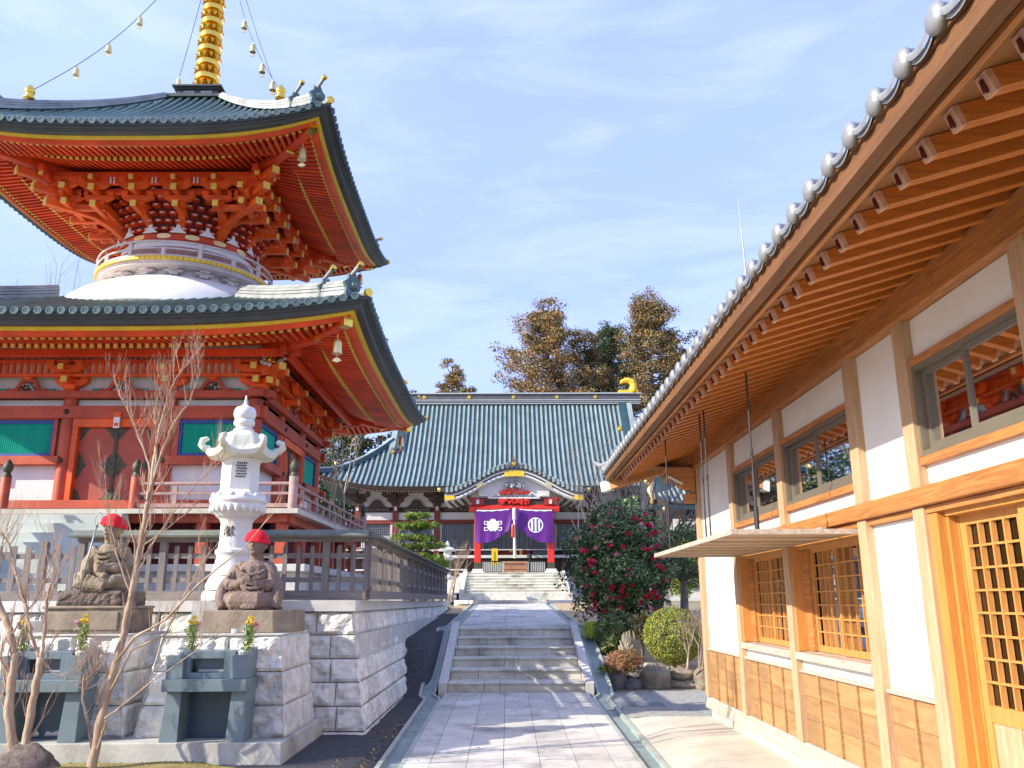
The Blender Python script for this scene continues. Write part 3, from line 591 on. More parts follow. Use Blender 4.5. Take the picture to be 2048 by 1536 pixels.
# ================= wooden fence =================
def fence_seg(t, axis, a0, a1, c, roof=True, step=.185, pw=.06, ztop=2.5, postz=2.56, zoff=lambda a: 0):
    P_ = lambda a, d, z: ((a, c+d, z+zoff(a)) if axis == 'x' else (c+d, a, z+zoff(a)))
    def bar(a, b, d0, d1, z0, z1, m='weathered_wood', **k):
        mb = MB(m); p = [P_(a,d0,z0),P_(b,d0,z0),P_(b,d1,z0),P_(a,d1,z0),P_(a,d0,z1),P_(b,d0,z1),P_(b,d1,z1),P_(a,d1,z1)]
        if axis != 'x': p = [p[0],p[3],p[2],p[1],p[4],p[7],p[6],p[5]]
        return mb.hexa(p)
    bar(a0, a1, -.05, .05, 1.75, 1.88, 'weathered_wood_h').build('bottom_rail', t)
    for z in (1.99, 2.32): bar(a0, a1, -.012, .012, z, z+.07, 'weathered_wood_h').build('rail', t)
    n = int((a1-a0)/step)
    for i in range(n+1):
        a = a0+(a1-a0)*i/n
        if i % 6 == 0: bar(a-.045, a+.045, -.048, .048, 1.88, postz).build('post', t)
        else: bar(a-pw/2, a+pw/2, -.03, -.013, 1.87, ztop-random.uniform(0,.015)).build('picket', t)
    if roof:
        bar(a0-.05, a1, -.07, .07, 2.55, 2.61, 'weathered_wood_h').build('top_beam', t)
        mb = MB('fence_roof'); q = [(-.19, 2.605), (.19, 2.605), (.20, 2.63), (.03, 2.715), (-.03, 2.715), (-.20, 2.63)]; A, B = a0-.12, a1+.02
        mb.add([P_(A, d, z) for d, z in q]+[P_(B, d, z) for d, z in q], [(0,1,2,3,4,5),(11,10,9,8,7,6)]+[(i, (i+6), 6+(i+1) % 6, (i+1) % 6) for i in range(6)]); mb.build('roof_board', t)
random.seed(9)
fr = thing('wooden_fence', (-4, 12.2, 1.745), 'weathered grey picket fence with a narrow board roof along the front of the stone wall', 'fence')
fence_seg(fr, 'x', -5.98, -1.98, 12.2)
fs = thing('wooden_fence', (-2.0, 20, 1.745), 'weathered picket fence with a board roof running back along the side of the stone wall', 'fence')
fence_seg(fs, 'y', 12.36, 28.4, -1.99, step=.185, pw=.07, zoff=lambda a: .045*(a-12.4)/16)
fl = thing('wooden_fence', (-7, 12.2, 1.745), 'open weathered picket fence without a roof, left of the statue with a staff', 'fence')
fence_seg(fl, 'x', -9.0, -6.1, 12.2, roof=False, step=.2, pw=.085, ztop=2.5, postz=2.56)
# pale stone stair mass and sloping curb at far left
mb = MB('granite_cut'); mb.hexa([(-7.3,10.9,.3),(-6.5,10.9,.3),(-6.5,11.5,.3),(-7.3,11.5,.3),(-7.3,10.9,.75),(-6.5,10.9,1.55),(-6.5,11.5,1.55),(-7.3,11.5,.75)]); mb.box(-6.5,-5.95,10.95,11.55,.29,1.5)
tag(mb.build('stone_curb', bevel=.01, origin=(-6.9,11.2,.3)), 'pale sloping stone curb at the far left, behind the bare trunks', 'stone curb')
# ================= stone lantern =================
ln = thing('stone_lantern', (-4.18, 13.3, 1.66), 'tall carved white stone lantern with upturned roof corners, rising before the wooden fence', 'stone lantern')
lx, ly = -4.18, 13.3
mb = MB('granite_light'); mb.lathe((lx, ly, 1.66), [(.44,.09),(.44,.18),(.40,.24)], 6, pi/6); mb.use('white_marble'); mb.lathe((lx, ly, 1.9), [(.38,0),(.39,.06),(.37,.12),(.33,.2),(.31,.24)], 24); mb.build('base', ln, smooth='auto')
mb = MB('white_marble'); mb.lathe((lx, ly, 2.12), [(.34,0),(.29,.12),(.26,.25),(.265,.30),(.29,.33),(.29,.37),(.25,.40),(.235,.55),(.235,.78),(.26,.84),(.29,.86)], 28); mb.build('shaft', ln, smooth='auto')
mb = MB('white_marble'); mb.lathe((lx, ly, 2.98), [(.29,0),(.32,.03),(.39,.12),(.41,.20),(.39,.22),(.43,.24),(.43,.28),(.39,.33),(.35,.36)], 36); 
for k in range(24):
    a = 2*pi*k/24; mb.ball((lx+.385*cos(a), ly+.385*sin(a), 3.12), .045, 6, 5, (1,1,1.7))
for k in range(12):
    a = 2*pi*k/12; mb.ball((lx+.37*cos(a), ly+.37*sin(a), 3.31), .05, 6, 5, (1,1,1))
mb.build('lotus_platform', ln, smooth=True)
mb = MB('white_marble'); rot = pi/6-.22
mb.lathe((lx, ly, 3.33), [(.33,0),(.34,.03),(.285,.08),(.285,.50),(.31,.56)], 6, rot); o = mb.build('light_chamber', ln)
mb = MB('fascia_grey')
for k in (4,):
    a0 = rot+2*pi*k/6; a1 = rot+2*pi*(k+1)/6; p = Vector((cos(a0), sin(a0), 0))*.287; q = Vector((cos(a1), sin(a1), 0))*.287; nn = Vector((cos((a0+a1)/2), sin((a0+a1)/2), 0))
    if k == 4 or True:
        for i in range(5):
            for j in range(6):
                u = .28+.11*i+(.055 if j % 2 else 0); c = p.lerp(q, u)+Vector((lx, ly, 3.60+j*.042))-nn*.004; e = (q-p).normalized()*.016; f = Vector((0,0,.02)); 
                if u < .8: mb.add([c-e+nn*.012, c-f+nn*.012, c+e+nn*.012, c+f+nn*.012], [(0,1,2,3)])
mb.build('lattice_opening', ln)
# roof with six scrolled corners
def hexr(a): k = ((a-rot) % (pi/3))-pi/6; return cos(pi/6)/cos(k)
LPR = [(.57,.0),(.50,.02),(.43,.04),(.385,.09),(.365,.17),(.33,.26),(.26,.33),(.18,.37),(.14,.385)]
def LP(t):
    f = t*8; i = min(7, int(f)); return (lerp(LPR[i][0], LPR[i+1][0], f-i), lerp(LPR[i][1], LPR[i+1][1], f-i))
def lroof(u, v):
    t = v; k = abs(((u-rot) % (pi/3))-pi/6)/(pi/6); lift = (k**3)*.11*max(0, (1-t*1.6)); R = LP(t)[0]*hexr(u)
    z = LP(t)[1]+lift; return (lx+cos(u)*R, ly+sin(u)*R, 3.98+z)
mb = MB('granite_light'); mb.box(lx-.46, lx+.46, ly-.33, ly+.14, .10, 1.746); mb.build('footing', ln)
mb = MB('lichen_marble'); us = lin(0, 2*pi, 73); mb.grid(lroof, us, lin(0, 1, 17))
def lund(u, v):
    k = abs(((u-rot) % (pi/3))-pi/6)/(pi/6); lift = (k**3)*.11*(v); R = lerp(.24, .56, v)*hexr(u); return (lx+cos(u)*R, ly+sin(u)*R, 3.88+.03*v+lift*.9+.0)
mb.grid(lund, us, lin(0, 1, 5))
mb.grid(lambda u, v: Vector(lund(u, 1)).lerp(Vector(lroof(u, 0)), v), us, [0, .5, 1])
for k in range(6):
    a = rot+k*pi/3; r = Vector((cos(a), sin(a), 0)); c = Vector((lx, ly, 0))
    pts = [c+r*.48+Vector((0,0,4.05)), c+r*.56+Vector((0,0,4.05)), c+r*.615+Vector((0,0,4.11)), c+r*.60+Vector((0,0,4.18)), c+r*.54+Vector((0,0,4.20)), c+r*.515+Vector((0,0,4.18))]
    mb.tube(pts, [.05,.06,.055,.05,.045,.03], 8)
mb.build('roof', ln, smooth=True)
mb = MB('white_marble'); mb.lathe((lx, ly, 4.345), [(r_, z_*.76) for r_, z_ in [(.15,0),(.16,.04),(.12,.08),(.11,.10),(.15,.13),(.165,.18),(.155,.24),(.13,.26),(.155,.28),(.175,.36),(.17,.44),(.14,.51),(.065,.55),(.032,.60),(.02,.68),(.01,.78)]], 26); mb.build('jewel_finial', ln, smooth=True)
def text(body, size, loc, rot, m, name, parent, ext=.002):
    c = bpy.data.curves.new(name, 'FONT'); c.body = body; c.size = size; c.extrude = ext; c.align_x = 'CENTER'; c.align_y = 'CENTER'; c.resolution_u = 3
    o = bpy.data.objects.new(name, c); COL.objects.link(o); dg = bpy.context.evaluated_depsgraph_get(); dg.update()
    me = bpy.data.meshes.new_from_object(o.evaluated_get(dg)); bpy.data.objects.remove(o); n = bpy.data.objects.new(name, me); COL.objects.link(n)
    me.materials.clear(); me.materials.append(MATS[m]); n.parent = parent; o0 = Vector(ORG.get(parent.name, (0,0,0))); n.location = Vector(loc)-o0; n.rotation_euler = rot; ORG[n.name] = tuple(loc); return n
text('献', .17, (lx-.03, ly-.24, 2.76), (pi/2, 0, 0), 'ink', 'engraved_character', ln, .004)
ln.location = (-3.69, 11.71, 1.667); ln.scale = (.881, .881, .881)
# ================= RIGHT BUILDING =================
WX = 2.9
hb = thing('timber_building', (2.9, 8, 0), 'timber and white plaster building with lattice windows and a deep raftered eave', 'building')
def part(name, m, fn, parent=None, **k):
    mb = MB(m); fn(mb); return mb.build(name, parent or hb, **k)
part('foundation', 'apron_concrete', lambda b: b.box(2.94, 3.3, .5, 13.0, -.1, .235))
part('sill_beam', 'cedar_grey', lambda b: b.hexa([(2.86,.5,.235),(3.1,.5,.235),(3.1,13.06,.235),(2.86,13.06,.235),(2.90,.5,.385),(3.1,.5,.385),(3.1,13.06,.385),(2.90,13.06,.385)]), bevel=.004)
for y1 in (13.04, 11.04, 9.03, 7.03, 6.05, 4.53, 3.03):
    part('post', 'cedar_post', lambda b: b.box(2.868, 3.03, y1-.165, y1, .386, 2.345), bevel=.004)
    part('post', 'cedar_post', lambda b: b.box(2.868, 3.03, y1-.165, y1, 2.479, 3.70), bevel=.004)
def panel(y0, y1, z0, z1): part('plaster_panel', 'white_plaster', lambda b: b.box(2.935, 2.99, y0, y1, z0, z1))
panel(11.04, 12.875, 1.06, 3.695)
for y0, y1 in ((9.03, 10.875), (7.03, 8.865)):
    panel(y0, y1, 1.06, 1.16); panel(y0, y1, 2.45, 2.61); panel(y0, y1, 3.365, 3.695)
panel(6.05, 6.865, 1.06, 2.295); panel(6.05, 6.865, 2.45, 3.695)
panel(4.53, 5.885, 2.45, 2.63); panel(4.53, 5.885, 3.395, 3.695); panel(3.03, 4.365, 2.45, 2.63); panel(3.03, 4.365, 3.395, 3.695)
part('wall_core', 'room_dark', lambda b: (b.box(3.6, 3.7, .5, 13.0, .3, 3.9), b.box(3.05, 3.6, 12.9, 12.98, .3, 3.9), b.box(3.0, 3.6, 8.87, 9.0, .3, 3.6), b.box(3.05, 3.1, 6.06, 6.86, .3, 3.6)))
part('end_wall', 'white_plaster', lambda b: b.box(3.04, 8, 12.95, 13.0, .3, 3.8))
# wainscot
for (ya, yb, n) in ((11.04, 12.875, 4), (9.03, 10.875, 4), (7.03, 8.865, 4), (6.05, 6.865, 2)):
    mb = MB('cedar_board')
    for k in range(n):
        for j in range(3):
            a, b = lerp(ya, yb, k/n), lerp(ya, yb, (k+1)/n); mb.box(2.93-.002*j, 2.96, a+.002, b-.002, .386+.2167*j, .386+.2167*(j+1)-.004)
    mb.build('wainscot_board', hb)
    part('wainscot_rail', 'cedar_grey', lambda b: b.box(2.895, 2.96, ya, yb, 1.036, 1.062))
    for k in range(1, n):
        y = lerp(ya, yb, k/n); part('batten', 'cedar_board', lambda b: b.box(2.905, 2.931, y-.014, y+.014, .387, 1.035))
# log beam and lintels
part('log_beam', 'cedar_beam', lambda b: b.hexa([(2.815,.5,2.347),(2.99,.5,2.347),(2.99,10.9,2.349),(2.85,10.9,2.349),(2.805,.5,2.482),(2.99,.5,2.482),(2.99,10.9,2.472),(2.85,10.9,2.472)]), bevel=.012)
part('lintel', 'cedar_beam', lambda b: b.box(2.885, 2.99, .5, 10.87, 2.298, 2.344), bevel=.003)
part('wall_plate', 'cedar_beam', lambda b: b.box(2.84, 3.03, .5, 13.5, 3.70, 3.935), bevel=.006)
# upper sliding windows
def upwin(ya, yb, z0=2.675, z1=3.31):
    w = part('upper_window', 'window_metal', lambda b: (b.box(2.907, 3.018, ya+.03, yb-.03, z0-.005, z0+.035), b.box(2.907, 3.018, ya+.03, yb-.03, z1-.035, z1), b.box(2.905, 3.02, ya, ya+.03, z0, z1), b.box(2.905, 3.02, yb-.03, yb, z0, z1)))
    m = (ya+yb)/2
    for a, b_, x in ((ya+.031, m+.03, 2.925), (m-.03, yb-.031, 2.96)):
        s = part('sash', 'window_metal', lambda q: (q.box(x, x+.03, a, a+.035, z0+.036, z1-.036), q.box(x, x+.03, b_-.035, b_, z0+.036, z1-.036), q.box(x, x+.03, a+.035, b_-.035, z0+.036, z0+.09), q.box(x, x+.03, a+.035, b_-.035, z1-.075, z1-.036)), w)
        part('pane', 'glass', lambda q: q.add([(x+.015,a+.035,z0+.09),(x+.015,b_-.035,z0+.09),(x+.015,b_-.035,z1-.075),(x+.015,a+.035,z1-.075)], [(0,1,2,3)]), w)
    part('window_rail', 'cedar_beam', lambda q: (q.box(2.89, 3.02, ya, yb, z1+.001, z1+.055)), bevel=.003)
    part('window_rail', 'cedar_beam', lambda q: (q.box(2.89, 3.02, ya, yb, z0-.065, z0-.006)), bevel=.003)
upwin(9.03, 10.875); upwin(7.03, 8.865); upwin(4.53, 5.885, 2.695, 3.34); upwin(3.03, 4.365, 2.695, 3.34)
# interior seen through the big upper window and door
part('interior', 'paper', lambda b: (b.box(3.5, 3.52, 2.5, 5.95, 2.5, 3.6), b.box(3.5, 3.52, 5.95, 8.5, 2.5, 3.6)))
part('interior', 'room_green', lambda b: b.box(3.5, 3.52, 3.5, 8.5, 1.85, 2.45)); part('interior', 'room_blue', lambda b: b.box(3.5, 3.52, 3.5, 8.5, .2, 1.84)); part('interior', 'cedar_soffit', lambda b: b.box(3.35, 3.45, 6.35, 6.5, .2, 2.45))
# lattice windows
for ya, yb in ((9.03, 10.875), (7.03, 8.865)):
    w = part('lattice_window', 'cedar_lattice', lambda b: (b.box(2.90, 3.10, yb-.035, yb, 1.236, 2.295), b.box(2.90, 3.10, ya, ya+.03, 1.236, 2.295), b.box(2.95, 3.10, ya, yb, 2.22, 2.296)))
    part('window_sill', 'cedar_grey', lambda b: b.hexa([(2.855,ya,1.16),(3.1,ya,1.16),(3.1,yb,1.16),(2.855,yb,1.16),(2.875,ya,1.225),(3.1,ya,1.237),(3.1,yb,1.237),(2.875,yb,1.225)]), w)
    m = (ya+yb)/2-.03
    for a, b_, x in ((ya+.03, m+.02, 3.0), (m-.02, yb-.20, 3.035)):
        mb = MB('cedar_lattice'); mb.box(x, x+.03, a, a+.04, 1.24, 2.22); mb.box(x, x+.03, b_-.04, b_, 1.24, 2.22); mb.box(x+.002, x+.028, a+.04, b_-.04, 1.24, 1.30); mb.box(x+.002, x+.028, a+.04, b_-.04, 2.18, 2.22)
        for k in range(1, 5): y = lerp(a+.04, b_-.04, k/5); mb.box(x+.004, x+.026, y-.007, y+.007, 1.30, 2.18)
        for k in range(1, 7): z = lerp(1.30, 2.18, k/7+.0); mb.box(x+.006, x+.02, a+.04, b_-.04, z-.007, z+.007)
        mb.build('lattice_sash', w)
    part('jamb_board', 'cedar_beam', lambda b: b.box(3.0, 3.05, yb-.20, yb-.035, 1.24, 2.22), w)
    part('pane', 'dull_glass', lambda b: b.add([(3.08,ya,1.24),(3.08,yb,1.24),(3.08,yb,2.22),(3.08,ya,2.22)], [(0,1,2,3)]), w)
# lattice door
d = part('sliding_door', 'cedar_jamb', lambda b: (b.box(2.90, 2.955, 5.77, 5.885, .1, 2.297), b.box(2.957, 3.01, 5.735, 5.885, .1, 2.297), b.box(3.012, 3.12, 5.717, 5.885, .1, 2.297), b.box(2.93, 3.12, 3.0, 5.72, 2.265, 2.298)))
for a, b_, x in ((5.0, 5.716, 3.02), (4.3, 4.98, 2.98), (3.6, 4.28, 3.02)):
    mb = MB('cedar_lattice'); mb.box(x, x+.035, a, a+.07, .1, 2.265); mb.box(x, x+.035, b_-.07, b_, .1, 2.265); mb.box(x+.002, x+.033, a+.07, b_-.07, 2.20, 2.265); mb.box(x+.002, x+.033, a+.07, b_-.07, .98, 1.08); mb.box(x+.002, x+.033, a+.07, b_-.07, .1, .25)
    for k in range(1, 4): y = lerp(a+.07, b_-.07, k/4); mb.box(x+.0, x+.035, y-.008, y+.008, 1.08, 2.20)
    for k in range(1, 8): z = lerp(1.08, 2.20, k/8); mb.box(x+.004, x+.03, a+.07, b_-.07, z-.007, z+.007)
    mb.build('door_leaf', d)
    part('door_board', 'cedar_post', lambda b: (b.box(x+.012, x+.022, a+.07, b_-.07, .25, .98), b.box(x, x+.03, (a+b_)/2-.02, (a+b_)/2+.02, .25, .98)), d)
    part('pane', 'dull_glass', lambda b: b.add([(x+.04,a,1.08),(x+.04,b_,1.08),(x+.04,b_,2.2),(x+.04,a,2.2)], [(0,1,2,3)]), d)
# eave: rafters, soffit, fascia
SLP = .30
def zr(x): return 3.665+SLP*(x-1.87)
r0 = None; n = 0
for i in range(47):
    y = 2.15+.2515*i
    if r0 is None:
        mb = MB('cedar_rafter'); y_ = y
        mb.hexa([(1.90,y-.036,zr(1.90)-.045),(3.3,y-.036,zr(3.3)-.045),(3.3,y+.036,zr(3.3)-.045),(1.90,y+.036,zr(1.90)-.045),(1.86,y-.036,zr(1.86)+.045),(3.3,y-.036,zr(3.3)+.045),(3.3,y+.036,zr(3.3)+.045),(1.86,y+.036,zr(1.86)+.045)])
        mb.use('cut_end'); mb.hexa([(1.878,y-.037,zr(1.87)-.05),(1.901,y-.037,zr(1.9)-.05),(1.901,y+.037,zr(1.9)-.05),(1.878,y+.037,zr(1.87)-.05),(1.843,y-.037,zr(1.84)+.046),(1.87,y-.037,zr(1.87)+.046),(1.87,y+.037,zr(1.87)+.046),(1.843,y+.037,zr(1.84)+.046)])
        mb.use('dark_red'); mb.hexa([(1.850,y-.006,zr(1.85)+.0-.035),(1.87,y-.006,zr(1.86)-.035),(1.87,y+.006,zr(1.86)-.035),(1.850,y+.006,zr(1.85)-.035),(1.842,y-.008,zr(1.85)+.02),(1.86,y-.008,zr(1.86)+.02),(1.86,y+.008,zr(1.86)+.02),(1.842,y+.008,zr(1.85)+.02)])
        r0 = mb.build('rafter', hb); base = y
    else:
        c = r0.copy(); COL.objects.link(c); c.parent = hb; c.location = (0, y-base, 0)
def sof(u, v): return (u, v, zr(u)+.05)
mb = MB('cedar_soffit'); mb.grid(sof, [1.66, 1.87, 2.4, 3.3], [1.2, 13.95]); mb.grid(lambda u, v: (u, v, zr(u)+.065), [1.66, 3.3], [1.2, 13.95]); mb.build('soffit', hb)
part('fascia_board', 'fascia_wood', lambda b: b.box(1.615, 1.70, 1.2, 13.95, 3.635, 3.735), bevel=.004)
part('fascia_batten', 'cedar_beam', lambda b: b.box(1.735, 1.765, 1.2, 13.95, 3.64, 3.672), bevel=.003)
part('tile_board', 'fascia_wood', lambda b: b.box(1.60, 1.68, 1.2, 13.97, 3.736, 3.755))
# silver pan tiles
P_ = .2702
def wave(y):
    t = ((y-1.34)/P_) % 1.0
    return .045*exp(-((min(t, 1-t))/.17)**2)+.012*cos(2*pi*(t-.0))-.004
ys = []; y = 1.34
while y < 13.9: ys += [y+P_*k/10 for k in range(10)]; y += P_
mb = MB('silver_tile'); zt = lambda x: 3.79+.32*(x-1.6)-.02
mb.grid(lambda u, v: (u, v, zt(u)+wave(v)), [1.585, 2.2, 3.2, 4.5, 6.8], ys); mb.grid(lambda u, v: (1.585+.004*u, v, zt(1.585)+wave(v)-.026*u), [0, 1], ys)
mb.grid(lambda u, v: (8.5-.3*u+3*u, v, 5.4-1.2*u), [0, 1], [1.2, 13.9]); mb.build('tile_roof', hb, smooth=True)
c0 = None
for i in range(47):
    y = 1.34+P_*i
    if c0 is None:
        mb = MB('silver_tile'); pr = [(.0,-.026),(.03,-.023),(.052,-.012),(.060,0),(.060,.012),(.055,.016),(.055,.09)]
        vs = []; nn = 20
        for r, dx in pr:
            for k in range(nn): t = 2*pi*k/nn; vs.append((1.575+dx, y+cos(t)*r, 3.795+sin(t)*r*1.05))
        mb.add(vs, [(a*nn+k, a*nn+(k+1) % nn, (a+1)*nn+(k+1) % nn, (a+1)*nn+k) for a in range(len(pr)-1) for k in range(nn)])
        mb.grid(lambda u, v: (1.572-.006*sin(u*pi), y+.045+.205*v, 3.79+wave(y+.045+.205*v)-.035+.035*u), lin(0,1,3), lin(0, 1, 9))
        c0 = mb.build('eave_tile', hb, smooth=True); base = y
    else:
        c = c0.copy(); COL.objects.link(c); c.parent = hb; c.location = (0, y-base, 0)
# far hip corner: hip ridge, upturned end tiles, hip rafter with pale cap
mb = MB('silver_tile'); hp = [(1.47,14.2,3.98),(1.56,14.08,3.90),(1.8,13.8,3.95),(2.3,13.3,4.16),(3.2,12.4,4.5)]
mb.tube(hp, [.03,.05,.06,.06,.06], 10); mb.tube([(x+.05,y-.05,z-.07) for x, y, z in hp[1:]], .08, 8); mb.tube([(1.75,13.88,4.12),(1.9,13.72,4.10),(2.4,13.2,4.3),(3.2,12.4,4.62)], [.025,.045,.05,.05], 8)
for k in range(3): mb.box(1.72+.03*k, 1.76+.03*k, 13.72-.04*k, 13.95-.04*k, 3.9, 4.12+.03*k)
mb.grid(lambda u, v: (lerp(1.58, 7, u), 13.9+.12*(1-abs(2*v-1))*0+.0+v*.12, 3.80-.1*v+0*u+.02*sin(u*120)), lin(0,1,120), [0,1]); mb.build('hip_ridge', hb, smooth='auto')
part('hip_rafter', 'cedar_beam', lambda b: b.beam((3.0,12.9,3.86), (1.66,14.02,3.56), .12, .15), bevel=.006); part('hip_rafter_cap', 'white_board', lambda b: b.beam((1.72,13.97,3.575), (1.585,14.085,3.545), .135, .165))
part('end_rafters', 'cedar_rafter', lambda b: [b.beam((2.1+.25*k, 13.0, 3.95), (2.1+.25*k, 14.0, 3.66), .072, .09) for k in range(20)])
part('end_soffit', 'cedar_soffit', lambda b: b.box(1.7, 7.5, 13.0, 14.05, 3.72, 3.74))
part('corner_bracket', 'cedar_beam', lambda b: (b.box(2.42, 2.86, 12.9, 13.02, 3.55, 3.698), b.hexa([(2.60,12.9,3.40),(2.86,12.9,3.30),(2.86,13.02,3.30),(2.60,13.02,3.40),(2.55,12.9,3.548),(2.86,12.9,3.548),(2.86,13.02,3.548),(2.55,13.02,3.548)]), b.box(2.7, 2.86, 12.88, 13.04, 3.16, 3.30), b.box(2.36, 2.419, 12.88, 13.04, 3.60, 3.70)), bevel=.008)
part('bracket_end', 'white_board', lambda b: b.beam((2.66,12.87,3.44), (2.44,12.87,3.56), .02, .03))
# awning shutter and its iron rods
aw = part('raised_shutter', 'awning_wood', lambda b: [b.box(1.875, 2.9, 7.12+.248*k, 7.12+.248*k+.205, 2.255+.004*(k%2), 2.277) for k in range(15)])
part('shutter_frame', 'cedar_grey', lambda b: (b.box(1.84, 1.874, 7.08, 10.86, 2.25, 2.292), b.box(1.875, 2.9, 7.07, 7.115, 2.25, 2.292), b.box(1.875, 2.9, 10.83, 10.87, 2.25, 2.292)), aw)
part('shutter_backing', 'fascia_wood', lambda b: b.box(1.875, 2.9, 7.12, 10.83, 2.279, 2.284), aw)
part('shutter_batten', 'cedar_grey', lambda b: (b.box(2.2, 2.24, 7.12, 10.83, 2.285, 2.31), b.box(2.6, 2.64, 7.12, 10.83, 2.285, 2.31)), aw)
for k, (x, y, zt_) in enumerate(((2.13, 7.32, 3.69), (2.08, 9.0, 3.68), (2.08, 8.80, 3.68), (1.95, 10.35, 3.65))):
    mb = MB('iron'); mb.tube([(x,y,zt_), (x,y,3.02)], .009, 6); mb.tube([(x, y+.028*cos(t), 2.975+.035*sin(t)) for t in lin(pi/2, 2.2*pi, 12)], .007, 5)
    mb.tube([(x,y,2.95), (x,y,2.80)], .009, 6); mb.tube([(x,y,2.80), (x,y,2.50)], .016 if k == 0 else .009, 6); mb.tube([(x,y,2.50), (x,y,2.28)], .022 if k == 0 else .01, 6); mb.box(x-.05, x+.03, y-.02, y+.02, 2.276, 2.284); mb.build('shutter_rod', hb, smooth='auto')
# drain grate and small things on the gravel
g = thing('drain_grate', (2.2, 14.4, .1), 'flat rectangular steel drain grate set in the gravel', 'drain cover')
part('grate_frame', 'grating', lambda b: (b.box(1.78, 2.52, 13.98, 14.02, .09, .125), b.box(1.78, 2.52, 14.72, 14.76, .09, .125), b.box(1.78, 1.82, 14.02, 14.72, .09, .125), b.box(2.48, 2.52, 14.02, 14.72, .09, .125)), g)
part('bars', 'grating', lambda b: ([b.box(1.82+.03*k, 1.834+.03*k, 14.02, 14.72, .095, .12) for k in range(22)]), g)
# ================= PAGODA =================
PX, PY = -7.8, 19.5
pg = thing('two_storey_pagoda', (PX, PY, 1.66), 'vermilion two-storey pagoda with green tiled roofs, white dome and golden spire', 'pagoda')
def rt(k, x, y, z=0):
    # side k of the square plan: k=0 is the front (towards the camera); x across, y outwards
    return [(PX+x, PY-y, z), (PX+y, PY+x, z), (PX-x, PY+y, z), (PX-y, PY-x, z)][k]
def pp(name, m, fn, parent=None, **k):
    mb = MB(m); fn(mb); return mb.build(name, parent or pg, **k)
def sbox(mb, k, x0, x1, y0, y1, z0, z1):
    mb.hexa([rt(k,x0,y1,z0), rt(k,x1,y1,z0), rt(k,x1,y0,z0), rt(k,x0,y0,z0), rt(k,x0,y1,z1), rt(k,x1,y1,z1), rt(k,x1,y0,z1), rt(k,x0,y0,z1)])
def sbeam(mb, k, p0, p1, w, h, **q):
    mb.beam(rt(k, *p0), rt(k, *p1), w, h, **q)
def ring(mb, a0, z0, a1, z1, lift, n=40, a_in=None):
    """strip round the four eaves between (half width a, height z) lines, following the corner lift"""
    for k in range(4):
        mb.grid(lambda u, v: rt(k, u*lerp(a0, a1, v), lerp(a0, a1, v), lerp(z0, z1, v)+lift*abs(u)**3.2), lin(-1, 1, n), [0, 1])
